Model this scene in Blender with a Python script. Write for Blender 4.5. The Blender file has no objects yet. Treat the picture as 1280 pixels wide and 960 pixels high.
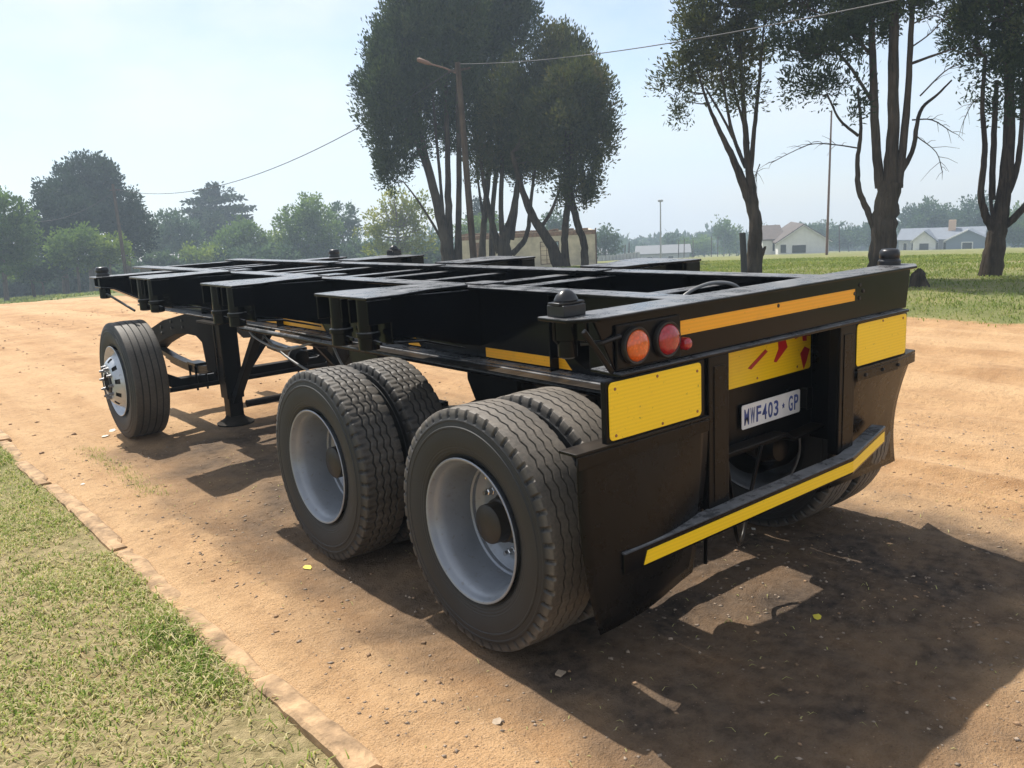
import bpy, math, random
import numpy as np
from mathutils import Vector, Matrix, noise as mnoise

random.seed(7); RNG = np.random.default_rng(11)
scene = bpy.context.scene
COL = scene.collection
PI = math.pi
HAZE = 0.0018

# ------------------------------------------------------------------ camera
CAM = np.array([-3.146, -2.192, 1.782]); YAW, PITCH, ROLL, FPX = 0.680, -0.1992, -0.0511, 1081.0
_f = np.array([math.sin(YAW)*math.cos(PITCH), math.cos(YAW)*math.cos(PITCH), math.sin(PITCH)])
_r0 = np.array([math.cos(YAW), -math.sin(YAW), 0.0]); _u0 = np.cross(_r0, _f)
_r = _r0*math.cos(ROLL) + _u0*math.sin(ROLL); _u = -_r0*math.sin(ROLL) + _u0*math.cos(ROLL)
cd = bpy.data.cameras.new('camera'); cam = bpy.data.objects.new('camera', cd); COL.objects.link(cam)
cd.sensor_fit = 'HORIZONTAL'; cd.sensor_width = 36.0; cd.lens = FPX/1280*36.0
cd.clip_start = 0.05; cd.clip_end = 6000
cam.matrix_world = Matrix(((_r[0], _u[0], -_f[0], CAM[0]), (_r[1], _u[1], -_f[1], CAM[1]),
                           (_r[2], _u[2], -_f[2], CAM[2]), (0, 0, 0, 1)))
scene.camera = cam
scene.render.resolution_x, scene.render.resolution_y = 1024, 768

# ------------------------------------------------------------------ light
SUN = Vector((0.04, 0.67, 1.0)).normalized()          # towards the sun
el = math.asin(SUN.z); az = math.atan2(SUN.x, SUN.y)
world = bpy.data.worlds.new('World'); scene.world = world; world.use_nodes = True
wn, wl = world.node_tree.nodes, world.node_tree.links
wn.clear()
wo = wn.new('ShaderNodeOutputWorld'); wb = wn.new('ShaderNodeBackground')
sky = wn.new('ShaderNodeTexSky'); sky.sky_type = 'NISHITA'; sky.sun_disc = False
sky.sun_elevation = el; sky.sun_rotation = az
sky.air_density = 1.0; sky.dust_density = 0.4; sky.ozone_density = 1.5; sky.altitude = 1200
# thin high cloud, everywhere in the sky
wtc = wn.new('ShaderNodeTexCoord'); wmap = wn.new('ShaderNodeMapping')
wmap.inputs['Scale'].default_value = (1.0, 1.0, 2.2)
wns = wn.new('ShaderNodeTexNoise'); wns.inputs['Scale'].default_value = 2.3
wns.inputs['Detail'].default_value = 6; wns.inputs['Roughness'].default_value = 0.55
wrp = wn.new('ShaderNodeValToRGB'); wrp.color_ramp.elements[0].position = 0.29; wrp.color_ramp.elements[1].position = 0.60
wrp.color_ramp.elements[0].color = (0, 0, 0, 1); wrp.color_ramp.elements[1].color = (0.85, 0.85, 0.85, 1)
wmx = wn.new('ShaderNodeMix'); wmx.data_type = 'RGBA'
wmx.inputs['B'].default_value = (6.4, 6.6, 6.9, 1)
wl.new(wtc.outputs['Generated'], wmap.inputs['Vector']); wl.new(wmap.outputs[0], wns.inputs['Vector'])
wl.new(wns.outputs['Fac'], wrp.inputs[0]); wl.new(wrp.outputs[0], wmx.inputs['Factor'])
wl.new(sky.outputs[0], wmx.inputs['A']); wl.new(wmx.outputs['Result'], wb.inputs['Color'])
wb.inputs['Strength'].default_value = 0.105
wl.new(wb.outputs[0], wo.inputs['Surface'])
sd = bpy.data.lights.new('sun', 'SUN'); sd.energy = 5.0; sd.angle = math.radians(0.55); sd.color = (1.0, 0.94, 0.85)
so = bpy.data.objects.new('sun', sd); COL.objects.link(so)
so.rotation_euler = SUN.to_track_quat('Z', 'Y').to_euler(); so.location = (0, 0, 30)
scene.view_settings.view_transform = 'Standard'; scene.view_settings.look = 'None'
scene.view_settings.exposure = 0.58; scene.view_settings.gamma = 1.0

# ------------------------------------------------------------------ helpers
def tag(o, label=None, cat=None, group=None, kind=None):
    if label: o['label'] = label
    if cat: o['category'] = cat
    if group: o['group'] = group
    if kind: o['kind'] = kind
    return o

def ray(px, py):
    return _f + (px-640)/FPX*_r - (py-480)/FPX*_u

def vnoise(x, y, s, seed=0.0, octv=3):
    """cheap smooth value noise for arrays"""
    x = np.asarray(x, float); y = np.asarray(y, float); out = np.zeros(np.broadcast(x, y).shape); a = 1.0; tot = 0
    for k in range(octv):
        xs = x*s*(2**k) + seed*17.3 + k*5.1; ys = y*s*(2**k) + seed*9.7 - k*3.3
        xi = np.floor(xs); yi = np.floor(ys); u = xs-xi; v = ys-yi; u = u*u*(3-2*u); v = v*v*(3-2*v)
        def h(a_, b_):
            t = np.sin(a_*127.1 + b_*311.7 + 3.7)*43758.5453
            return t - np.floor(t)
        n = (h(xi, yi)*(1-u)+h(xi+1, yi)*u)*(1-v) + (h(xi, yi+1)*(1-u)+h(xi+1, yi+1)*u)*v
        out = out + a*(n-0.5)*2; tot += a; a *= 0.5
    return out/tot

def sstep(e0, e1, x):
    t = np.clip((x-e0)/(e1-e0), 0, 1); return t*t*(3-2*t)

KERB_X = -1.99
def edge_right(y):
    return 9.0 + 0.35*vnoise(np.zeros_like(y), y, 0.35, 4) + 0.15*vnoise(np.zeros_like(y), y, 1.7, 5)

def ground_z(x, y, fine=True):
    x = np.asarray(x, float); y = np.asarray(y, float)
    r = np.hypot(x-CAM[0], y-CAM[1])
    z = -0.06*4.0*np.log1p(np.exp(np.clip((r-23.0)/4.0, -40, 400)))
    z = np.where(r > 180, -0.06*(r-23.0), z)
    z = z + 0.10*vnoise(x, y, 0.11, 1)*sstep(10, 22, r) + 1.2*vnoise(x, y, 0.012, 2)*sstep(60, 200, r)
    if fine:
        road = sstep(KERB_X+0.02, KERB_X+0.12, x)*(1-sstep(0, 0.5, x-edge_right(y)))*(1-sstep(50, 56, y))
        d = 0.016*vnoise(x, y, 1.1, 3) + 0.012*vnoise(x, y, 5, 6) + 0.007*np.abs(vnoise(x, y, 17, 8))*np.clip(0.6+vnoise(x, y, 0.8, 14), 0.1, 1.3)
        # long wheel ruts beside the trailer
        for cx, w, dep in ((-1.22, 0.22, 0.018), (-0.45, 0.10, 0.010), (1.7, 0.10, 0.014), (2.15, 0.12, 0.024), (2.6, 0.24, 0.045), (3.05, 0.1, 0.02), (3.35, 0.18, 0.032), (3.9, 0.1, 0.022), (4.5, 0.26, 0.055), (4.95, 0.1, 0.022), (5.3, 0.2, 0.04), (5.9, 0.12, 0.025), (6.4, 0.26, 0.05), (6.9, 0.12, 0.022), (7.4, 0.24, 0.04), (8.1, 0.16, 0.03)):
            c = cx + 0.25*vnoise(np.zeros_like(y), y, 0.16, cx) if cx > 0 else cx + 0.0*y
            q = (x-c)/w
            d = d - dep*np.exp(-q*q)*(0.7+0.5*vnoise(x*0, y, 0.6, cx+2)) + 0.5*dep*np.exp(-(np.abs(q)-1.5)**2*3)
        # old crust of the road edge running beside the kerb
        ed = -1.56 + 0.05*vnoise(np.zeros_like(y), y, 0.5, 12) + 0.03*vnoise(np.zeros_like(y), y, 3.1, 13)
        d = d + 0.022*(1-sstep(-0.02, 0.05, x-ed))
        # flat under the wheels
        z = z + road*(d+0.012)
        lawn = 1-road
        near = (1-sstep(9, 30, r))
        z = z + lawn*(0.016 + 0.018*vnoise(x, y, 1.3, 7) + 0.008*vnoise(x, y, 7, 9))*(x < 0)*near
        z = z + (x > 5)*sstep(0, 0.6, x-edge_right(y))*0.07
        z = z + (x > 5)*lawn*0.03*vnoise(x, y, 1.2, 7)*sstep(8, 30, 40-r)
    return z

def gz(x, y):
    return float(ground_z(np.array([x]), np.array([y]))[0])

def at_dist(px, py, dist):
    """point on the ray of a photo pixel at a horizontal distance from the camera"""
    d = ray(px, py); t = dist/math.hypot(d[0], d[1]); return CAM + d*t

def foot(px, dist, py=330):
    p = at_dist(px, py, dist); return np.array([p[0], p[1], gz(p[0], p[1])])

class MB:
    def __init__(s): s.v = []; s.f = []; s.m = []
    def add(s, v, f):
        b = len(s.v); s.v += [tuple(p) for p in v]; s.f += [tuple(i+b for i in q) for q in f]; return s
    def box(s, x0, x1, y0, y1, z0, z1):
        return s.add([(x0,y0,z0),(x1,y0,z0),(x1,y1,z0),(x0,y1,z0),(x0,y0,z1),(x1,y0,z1),(x1,y1,z1),(x0,y1,z1)],
                     [(0,3,2,1),(4,5,6,7),(0,1,5,4),(1,2,6,5),(2,3,7,6),(3,0,4,7)])
    def prism(s, poly, axis, a0, a1):
        """poly: 2D points; axis 'x': (y,z) extruded in x; 'y': (x,z); 'z': (x,y)"""
        n = len(poly)
        def P(p, a):
            return {'x': (a, p[0], p[1]), 'y': (p[0], a, p[1]), 'z': (p[0], p[1], a)}[axis]
        v = [P(p, a0) for p in poly] + [P(p, a1) for p in poly]
        f = [tuple(range(n))[::-1], tuple(range(n, 2*n))] + [(i, (i+1) % n, n+(i+1) % n, n+i) for i in range(n)]
        area = sum(poly[i][0]*poly[(i+1) % n][1]-poly[(i+1) % n][0]*poly[i][1] for i in range(n))
        flip = (area < 0) != (axis == 'y')
        if a1 < a0: flip = not flip
        if flip: f = [q[::-1] for q in f]
        return s.add(v, f)
    def bar(s, p0, p1, w, h, up=(0,0,1)):
        p0 = Vector(p0); p1 = Vector(p1); d = (p1-p0).normalized(); upv = Vector(up)
        if abs(d.dot(upv)) > 0.99: upv = Vector((1,0,0))
        sx = d.cross(upv).normalized(); sz = sx.cross(d)
        v = []
        for p in (p0, p1):
            for a, b in ((-1,-1),(1,-1),(1,1),(-1,1)): v.append(p + sx*(a*w/2) + sz*(b*h/2))
        return s.add(v, [(0,1,2,3),(7,6,5,4),(0,4,5,1),(1,5,6,2),(2,6,7,3),(3,7,4,0)])
    def tube(s, pts, rad, seg=8, jit=0.0, caps=True):
        pts = [Vector(p) for p in pts]; n = len(pts)
        if not hasattr(rad, '__len__'): rad = [rad]*n
        ref = Vector((0.31, 0.17, 0.93)); V = []; prev = None
        for i, p in enumerate(pts):
            d = (pts[min(i+1, n-1)]-pts[max(i-1, 0)]).normalized()
            if prev is None:
                a = d.cross(ref)
                if a.length < 0.1: a = d.cross(Vector((1,0,0)))
                a.normalize()
            else:
                a = (prev - d*prev.dot(d)).normalized()
            prev = a; b = d.cross(a)
            for k in range(seg):
                t = 2*PI*k/seg; rr = rad[i]*(1+jit*(random.random()-0.5)*2)
                V.append(p + (a*math.cos(t)+b*math.sin(t))*rr)
        F = [(i*seg+k, i*seg+(k+1) % seg, (i+1)*seg+(k+1) % seg, (i+1)*seg+k) for i in range(n-1) for k in range(seg)]
        if caps: F += [tuple(range(seg))[::-1], tuple(range((n-1)*seg, n*seg))]
        return s.add(V, F)
    def lathe(s, prof, seg=48, axis='x', c=(0,0,0), cap0=False, cap1=False):
        """prof: (a, r) along the axis"""
        V = []
        for a, r in prof:
            for k in range(seg):
                t = 2*PI*k/seg; u, w = r*math.cos(t), r*math.sin(t)
                V.append({'x': (c[0]+a, c[1]+u, c[2]+w), 'y': (c[0]+w, c[1]+a, c[2]+u), 'z': (c[0]+u, c[1]+w, c[2]+a)}[axis])
        n = len(prof)
        F = [(i*seg+k, i*seg+(k+1) % seg, (i+1)*seg+(k+1) % seg, (i+1)*seg+k) for i in range(n-1) for k in range(seg)]
        if cap0: F.append(tuple(range(seg))[::-1])
        if cap1: F.append(tuple(range((n-1)*seg, n*seg)))
        return s.add(V, F)
    def build(s, name, mat, parent=None, smooth=None, bevel=0.0, loc=None):
        me = bpy.data.meshes.new(name); me.from_pydata([tuple(p) for p in s.v], [], s.f); me.update()
        o = bpy.data.objects.new(name, me); COL.objects.link(o)
        if mat: me.materials.append(mat)
        if smooth is not None:
            me.polygons.foreach_set('use_smooth', [True]*len(me.polygons)); me.set_sharp_from_angle(angle=math.radians(smooth))
        if bevel:
            b = o.modifiers.new('bevel', 'BEVEL'); b.width = bevel; b.segments = 2; b.limit_method = 'ANGLE'; b.angle_limit = math.radians(40)
        if parent: o.parent = parent
        if loc is not None: o.location = loc
        return o

def empty(name, loc=(0,0,0), rz=0.0):
    o = bpy.data.objects.new(name, None); COL.objects.link(o); o.location = loc; o.rotation_euler = (0,0,rz)
    o.empty_display_size = 0.3; return o

def np_mesh(name, verts, faces_flat, loop_counts, mat, attrs=None, smooth=False):
    """fast mesh from numpy arrays"""
    me = bpy.data.meshes.new(name)
    nv = len(verts); nl = len(faces_flat); nf = len(loop_counts)
    me.vertices.add(nv); me.vertices.foreach_set('co', np.asarray(verts, np.float32).ravel())
    me.loops.add(nl); me.loops.foreach_set('vertex_index', np.asarray(faces_flat, np.int32))
    me.polygons.add(nf)
    st = np.concatenate([[0], np.cumsum(loop_counts)[:-1]]).astype(np.int32)
    me.polygons.foreach_set('loop_start', st)
    if smooth: me.polygons.foreach_set('use_smooth', np.ones(nf, bool))
    me.update(calc_edges=True)
    for k, arr in (attrs or {}).items():
        a = me.attributes.new(k, 'FLOAT', 'POINT'); a.data.foreach_set('value', np.asarray(arr, np.float32))
    if mat: me.materials.append(mat)
    o = bpy.data.objects.new(name, me); COL.objects.link(o); return o

# ------------------------------------------------------------------ materials
class NT:
    def __init__(s, name):
        s.mat = bpy.data.materials.new(name); s.mat.use_nodes = True
        s.n = s.mat.node_tree.nodes; s.l = s.mat.node_tree.links
        s.bs = s.n['Principled BSDF']; s.out = s.n['Material Output']
    def new(s, t, **kw):
        nd = s.n.new(t)
        for k, v in kw.items(): setattr(nd, k, v)
        return nd
    def lk(s, a, b): s.l.new(a, b)
    def noise(s, scale, detail=4, rough=0.55, vec=None, dist=0.0):
        nd = s.n.new('ShaderNodeTexNoise'); nd.inputs['Scale'].default_value = scale; nd.inputs['Detail'].default_value = detail
        nd.inputs['Roughness'].default_value = rough; nd.inputs['Distortion'].default_value = dist
        s.l.new(vec if vec else s.objco(), nd.inputs['Vector']); return nd.outputs['Fac']
    def objco(s):
        if not hasattr(s, '_tc'): s._tc = s.n.new('ShaderNodeTexCoord')
        return s._tc.outputs['Object']
    def mapped(s, scale, rot=(0,0,0)):
        m = s.n.new('ShaderNodeMapping'); m.inputs['Scale'].default_value = scale; m.inputs['Rotation'].default_value = rot
        s.l.new(s.objco(), m.inputs['Vector']); return m.outputs[0]
    def ramp(s, fac, stops):
        nd = s.n.new('ShaderNodeValToRGB'); e = nd.color_ramp.elements
        while len(e) < len(stops): e.new(0.5)
        for i, (p, c) in enumerate(stops):
            e[i].position = p; e[i].color = (c, c, c, 1) if not hasattr(c, '__len__') else (*c, 1)
        s.l.new(fac, nd.inputs[0]); return nd.outputs[0]
    def mix(s, fac, a, b, mode='MIX'):
        nd = s.n.new('ShaderNodeMix'); nd.data_type = 'RGBA'; nd.blend_type = mode
        for sock, v in (('Factor', fac), ('A', a), ('B', b)):
            if isinstance(v, bpy.types.NodeSocket): s.l.new(v, nd.inputs[sock])
            elif sock == 'Factor': nd.inputs[sock].default_value = v
            else: nd.inputs[sock].default_value = (*v, 1)
        return nd.outputs['Result']
    def math(s, op, a, b=0.0, clamp=False):
        nd = s.n.new('ShaderNodeMath'); nd.operation = op; nd.use_clamp = clamp
        for i, v in enumerate((a, b)):
            if isinstance(v, bpy.types.NodeSocket): s.l.new(v, nd.inputs[i])
            else: nd.inputs[i].default_value = v
        return nd.outputs[0]
    def attr(s, name):
        nd = s.n.new('ShaderNodeAttribute'); nd.attribute_name = name; return nd.outputs['Fac']
    def bump(s, h, strength=0.3, dist=0.01):
        nd = s.n.new('ShaderNodeBump'); nd.inputs['Strength'].default_value = strength; nd.inputs['Distance'].default_value = dist
        s.l.new(h, nd.inputs['Height']); s.l.new(nd.outputs[0], s.bs.inputs['Normal'])
    def set(s, **kw):
        for k, v in kw.items():
            sock = s.bs.inputs[k.replace('_', ' ')]
            if isinstance(v, bpy.types.NodeSocket): s.l.new(v, sock)
            elif hasattr(v, '__len__') and len(v) == 3: sock.default_value = (*v, 1)
            else: sock.default_value = v
        return s
    def upness(s):
        g = s.n.new('ShaderNodeNewGeometry'); x = s.n.new('ShaderNodeSeparateXYZ'); s.l.new(g.outputs['Normal'], x.inputs[0]); return x.outputs['Z']

def paint(name, col, rough=0.35, dust=0.15, dust_sheen_col=(0.22, 0.17, 0.12), var=0.25, bump=0.0, spec=0.3, top=0.05):
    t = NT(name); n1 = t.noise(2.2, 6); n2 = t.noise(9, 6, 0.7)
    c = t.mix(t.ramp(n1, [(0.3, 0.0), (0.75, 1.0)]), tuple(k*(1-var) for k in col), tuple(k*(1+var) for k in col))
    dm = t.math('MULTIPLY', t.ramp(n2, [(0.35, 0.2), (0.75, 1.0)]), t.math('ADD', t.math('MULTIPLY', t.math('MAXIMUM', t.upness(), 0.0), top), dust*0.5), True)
    c = t.mix(dm, c, dust_sheen_col)
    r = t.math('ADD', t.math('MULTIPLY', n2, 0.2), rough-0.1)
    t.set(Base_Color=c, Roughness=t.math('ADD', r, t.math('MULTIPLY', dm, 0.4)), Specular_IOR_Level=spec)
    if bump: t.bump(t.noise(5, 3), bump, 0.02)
    return t.mat

def plain(name, col, rough=0.5, metal=0.0, var=0.15, scale=8.0, bump=0.1, **kw):
    t = NT(name); n = t.noise(scale, 5)
    t.set(Base_Color=t.mix(t.ramp(n, [(0.3, 0.0), (0.7, 1.0)]), tuple(k*(1-var) for k in col), tuple(min(1, k*(1+var)) for k in col)), Roughness=rough, Metallic=metal, **kw)
    if bump: t.bump(t.noise(scale*4, 3), bump, 0.01)
    return t.mat

M = {}
M['black'] = paint('black_gloss_paint', (0.0022, 0.0026, 0.004), 0.18, 0.005, dust_sheen_col=(0.44, 0.44, 0.45), top=0.62, spec=0.17)  # pale upward faces: some dust, mostly sky sheen painted into the colour
M['black_low'] = paint('black_chassis_paint', (0.0032, 0.0034, 0.0042), 0.3, 0.012, spec=0.14, top=0.2)
M['flap'] = paint('black_flap_sheet', (0.0038, 0.0037, 0.0038), 0.28, 0.014, var=0.35, bump=0.1, spec=0.15, top=0.25)
M['matt'] = paint('black_underframe_paint', (0.0045, 0.0046, 0.005), 0.6, 0.02, spec=0.06, top=0.15)
M['brass'] = plain('worn_black_steel', (0.03, 0.03, 0.032), 0.35, 0.5)
M['cable'] = plain('grey_hose', (0.16, 0.16, 0.16), 0.45)

def reflective(name, col, worn=(0.5, 0.4, 0.2)):
    t = NT(name)
    w = t.new('ShaderNodeTexWave', wave_type='BANDS', bands_direction='Z'); w.inputs['Scale'].default_value = 22; w.inputs['Distortion'].default_value = 0.6
    t.lk(t.objco(), w.inputs['Vector'])
    base = t.mix(t.ramp(w.outputs['Fac'], [(0.2, 0.0), (0.8, 1.0)]), tuple(k*0.93 for k in col), col)
    base = t.mix(t.ramp(t.noise(9, 6), [(0.60, 0.0), (0.72, 0.35)]), base, worn)
    base = t.mix(t.ramp(t.noise(60, 3), [(0.68, 0.0), (0.76, 0.6)]), base, (0.1, 0.07, 0.03))
    t.set(Base_Color=base, Roughness=0.3); t.bump(t.noise(5, 3), 0.15, 0.02); return t.mat
M['yellow'] = reflective('yellow_reflective_sheet', (0.94, 0.61, 0.010), (0.82, 0.5, 0.03))
M['orange'] = reflective('orange_reflective_tape', (0.88, 0.39, 0.010), (0.66, 0.3, 0.03))
M['redpatch'] = plain('red_sheet_scrap', (0.42, 0.015, 0.02), 0.35)
def lens(name, col):
    t = NT(name); v = t.new('ShaderNodeTexVoronoi'); v.inputs['Scale'].default_value = 90; t.lk(t.objco(), v.inputs['Vector'])
    t.set(Base_Color=t.mix(t.ramp(v.outputs['Distance'], [(0.1, 0.0), (0.6, 1.0)]), col, tuple(k*0.7 for k in col)), Roughness=0.12, Coat_Weight=0.6)
    t.bs.inputs['Subsurface Weight'].default_value = 0.2; t.bs.inputs['Subsurface Scale'].default_value = 0.02
    t.bump(v.outputs['Distance'], 0.25, 0.003); return t.mat
M['amber'] = lens('amber_lens', (0.78, 0.13, 0.012)); M['red'] = lens('red_lens', (0.42, 0.012, 0.02))
M['plate'] = plain('number_plate_white', (0.72, 0.73, 0.74), 0.35, var=0.08)
M['plateblue'] = plain('number_plate_blue', (0.04, 0.07, 0.24), 0.4, var=0.5, scale=40)
M['chrome'] = plain('bright_steel', (0.62, 0.62, 0.62), 0.22, 1.0, var=0.1)
def rim_mat(name, col, metal, rough):
    t = NT(name); n = t.noise(7, 6); n2 = t.noise(45, 4)
    c = t.mix(t.ramp(n, [(0.35, 0.0), (0.7, 1.0)]), tuple(k*0.82 for k in col), col)
    c = t.mix(t.ramp(n2, [(0.60, 0.0), (0.76, 0.5)]), c, (0.16, 0.12, 0.09))
    t.set(Base_Color=c, Metallic=metal, Roughness=t.math('ADD', t.math('MULTIPLY', n2, 0.3), rough)); t.bump(n2, 0.12, 0.004); return t.mat
M['rim'] = rim_mat('silver_rim_paint', (0.27, 0.29, 0.325), 0.35, 0.24); M['rimfront'] = rim_mat('bright_rim', (0.5, 0.53, 0.57), 0.55, 0.26)
M['steelnut'] = plain('dull_steel', (0.22, 0.22, 0.23), 0.4, 0.7); M['rivet'] = plain('rusty_rivet', (0.30, 0.12, 0.06), 0.7, 0.2); M['hub'] = plain('hub_dark', (0.022, 0.018, 0.015), 0.5, 0.2, var=0.4)

def rubber(name, dust, tread_r):
    t = NT(name)
    tr = t.attr('tread')
    n = t.noise(4, 6); n2 = t.noise(70, 5)
    base = t.mix(t.ramp(n, [(0.3, 0.0), (0.7, 1.0)]), (0.007, 0.0074, 0.0082), (0.015, 0.0155, 0.0165))
    dm = t.math('MULTIPLY', t.math('ADD', t.math('MULTIPLY', tr, dust), 0.02), t.ramp(n, [(0.25, 0.45), (0.7, 1.0)]), True)
    dm = t.math('MULTIPLY', dm, t.ramp(n2, [(0.3, 0.6), (0.65, 1.0)]))
    base = t.mix(dm, base, (0.225, 0.19, 0.15))
    t.set(Base_Color=base, Roughness=t.math('ADD', t.math('MULTIPLY', n, 0.25), 0.5)); x = t.new('ShaderNodeSeparateXYZ'); t.lk(t.objco(), x.inputs[0])
    rr = t.math('SQRT', t.math('ADD', t.math('POWER', x.outputs['Y'], 2.0), t.math('POWER', x.outputs['Z'], 2.0)))
    ring = t.math('SINE', t.math('MULTIPLY', rr, 520.0)); band = t.ramp(t.math('MULTIPLY', rr, 2.0), [(0.60, 0.0), (0.62, 1.0), (0.70, 1.0), (0.715, 0.0)])
    hgt = t.math('ADD', t.math('MULTIPLY', n2, 0.5), t.math('MULTIPLY', t.math('MULTIPLY', ring, band), 0.5))
    t.bump(hgt, 0.3, 0.004); return t.mat
M['tyre_rear'] = rubber('tyre_rubber_dusty', 0.80, 0.501); M['tyre_mid'] = rubber('tyre_rubber', 0.42, 0.501); M['tyre_front'] = rubber('tyre_rubber_worn', 0.42, 0.499)

def bark(name, a, b):
    t = NT(name); v = t.mapped((9, 9, 1.1)); n = t.noise(1.6, 7, 0.68, v, 0.6); n2 = t.noise(0.9, 3)
    c = t.mix(t.ramp(n, [(0.35, 0.0), (0.68, 1.0)]), a, b); c = t.mix(t.ramp(n2, [(0.4, 0.0), (0.7, 0.35)]), c, (0.2, 0.17, 0.13))
    t.set(Base_Color=c, Roughness=0.95, Specular_IOR_Level=0.1); t.bump(n, 1.0, 0.10); return t.mat
M['bark'] = bark('cypress_bark', (0.013, 0.010, 0.008), (0.080, 0.060, 0.044)); M['bark_pale'] = bark('pale_bark', (0.08, 0.065, 0.05), (0.22, 0.18, 0.14))

def leaf(name, cols, trans=0.3):
    t = NT(name); c = t.ramp(t.attr('v'), [(i/(len(cols)-1), k) for i, k in enumerate(cols)])
    t.set(Base_Color=c, Roughness=0.7, Specular_IOR_Level=0.12)
    tr = t.new('ShaderNodeBsdfTranslucent'); t.lk(t.mix(1.0, c, (1.0, 1.0, 0.62), 'MULTIPLY'), tr.inputs['Color'])
    ms = t.new('ShaderNodeMixShader'); ms.inputs[0].default_value = trans
    t.lk(t.bs.outputs[0], ms.inputs[1]); t.lk(tr.outputs[0], ms.inputs[2]); t.lk(ms.outputs[0], t.out.inputs['Surface']); return t.mat
M['cyp'] = leaf('cypress_foliage', [(0.020, 0.036, 0.018), (0.036, 0.058, 0.026), (0.064, 0.090, 0.036), (0.10, 0.112, 0.044)], 0.38)
M['cyp_brown'] = leaf('cypress_foliage_olive', [(0.025, 0.037, 0.017), (0.048, 0.062, 0.025), (0.085, 0.095, 0.037), (0.12, 0.105, 0.045)], 0.40)
M['cyp_dark'] = leaf('dark_evergreen_foliage', [(0.016, 0.034, 0.024), (0.03, 0.054, 0.034), (0.055, 0.082, 0.044)], 0.28)
M['green'] = leaf('green_foliage', [(0.065, 0.12, 0.035), (0.115, 0.19, 0.055), (0.19, 0.27, 0.085)], 0.45)
M['lime'] = leaf('lime_foliage', [(0.08, 0.13, 0.03), (0.14, 0.21, 0.045), (0.24, 0.30, 0.07)], 0.48)
M['yellowleaf'] = leaf('yellow_green_foliage', [(0.13, 0.17, 0.035), (0.22, 0.25, 0.055), (0.36, 0.35, 0.09)], 0.5)
M['bluegreen'] = leaf('blue_green_foliage', [(0.042, 0.08, 0.052), (0.072, 0.125, 0.075), (0.12, 0.175, 0.10)], 0.4)
M['grass'] = leaf('grass_blades', [(0.11, 0.18, 0.03), (0.20, 0.29, 0.05), (0.33, 0.38, 0.11), (0.50, 0.45, 0.22), (0.60, 0.51, 0.32)], 0.42)
M['lawn'] = leaf('lawn_blades', [(0.085, 0.135, 0.028), (0.16, 0.215, 0.045), (0.26, 0.295, 0.085), (0.38, 0.34, 0.17)], 0.36)

# ground: dirt / soil-under-grass, zones carried by the sheet itself
def ground_mat():
    t = NT('dirt_ground')
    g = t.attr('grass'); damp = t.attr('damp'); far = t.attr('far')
    str_ = t.mapped((2.6, 0.16, 1.0)); n0 = t.noise(0.45, 5, 0.6, str_); n1 = t.noise(2.1, 7, 0.62); n2 = t.noise(16, 6, 0.65); n3 = t.noise(120, 4, 0.6)
    c = t.mix(t.ramp(n1, [(0.28, 0.0), (0.72, 1.0)]), (0.32, 0.175, 0.078), (0.55, 0.342, 0.172))
    c = t.mix(t.ramp(n0, [(0.42, 0.0), (0.60, 0.6)]), c, (0.60, 0.40, 0.22))
    c = t.mix(t.ramp(n2, [(0.52, 0.0), (0.78, 0.65)]), c, (0.235, 0.145, 0.076))
    c = t.mix(t.ramp(n3, [(0.58, 0.0), (0.70, 0.6)]), c, (0.60, 0.45, 0.32))
    c = t.mix(t.ramp(n3, [(0.30, 0.75), (0.43, 0.0)]), c, (0.17, 0.105, 0.07))
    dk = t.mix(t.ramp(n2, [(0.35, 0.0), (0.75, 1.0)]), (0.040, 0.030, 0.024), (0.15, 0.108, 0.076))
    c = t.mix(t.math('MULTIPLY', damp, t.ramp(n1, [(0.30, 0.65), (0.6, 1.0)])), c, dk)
    gs = t.mix(t.ramp(n2, [(0.35, 0.0), (0.7, 1.0)]), (0.20, 0.165, 0.075), (0.42, 0.33, 0.18))
    gg = t.mix(t.ramp(t.noise(0.8, 6, 0.65), [(0.36, 0.0), (0.66, 1.0)]), (0.135, 0.155, 0.05), (0.235, 0.22, 0.09))
    gg = t.mix(t.ramp(t.noise(0.33, 5, 0.7), [(0.60, 0.0), (0.70, 0.8)]), gg, (0.34, 0.25, 0.15))
    gs = t.mix(far, gs, gg)
    gm = t.ramp(t.math('ADD', g, t.math('MULTIPLY', t.math('SUBTRACT', n2, 0.5), 0.9)), [(0.42, 0.0), (0.58, 1.0)])
    c = t.mix(gm, c, gs)
    t.set(Base_Color=c, Roughness=0.95, Specular_IOR_Level=0.2)
    h = t.math('ADD', t.math('MULTIPLY', n2, 0.7), t.math('ADD', t.math('MULTIPLY', n3, 0.35), n1))
    t.bump(h, 0.85, 0.05); return t.mat
M['ground'] = ground_mat()
M['kerb'] = plain('old_concrete', (0.36, 0.235, 0.13), 0.95, var=0.5, scale=11, bump=0.8)
M['stone'] = plain('pale_stone', (0.30, 0.23, 0.17), 0.9, var=0.45, scale=30, bump=0.4)
M['clod'] = plain('earth_clod', (0.30, 0.19, 0.11), 0.95, var=0.5, scale=30, bump=0.4)

# ------------------------------------------------------------------ terrain
def axis(lo_f, hi_f, step, lo, hi, grow=1.13):
    c = list(np.arange(lo_f, hi_f+1e-6, step)); s = step
    x = c[-1]
    while x < hi: s = min(s*grow, 60); x += s; c.append(x)
    s = step; x = c[0]; a = []
    while x > lo: s = min(s*grow, 60); x -= s; a.append(x)
    return np.array(a[::-1]+c)

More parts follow.
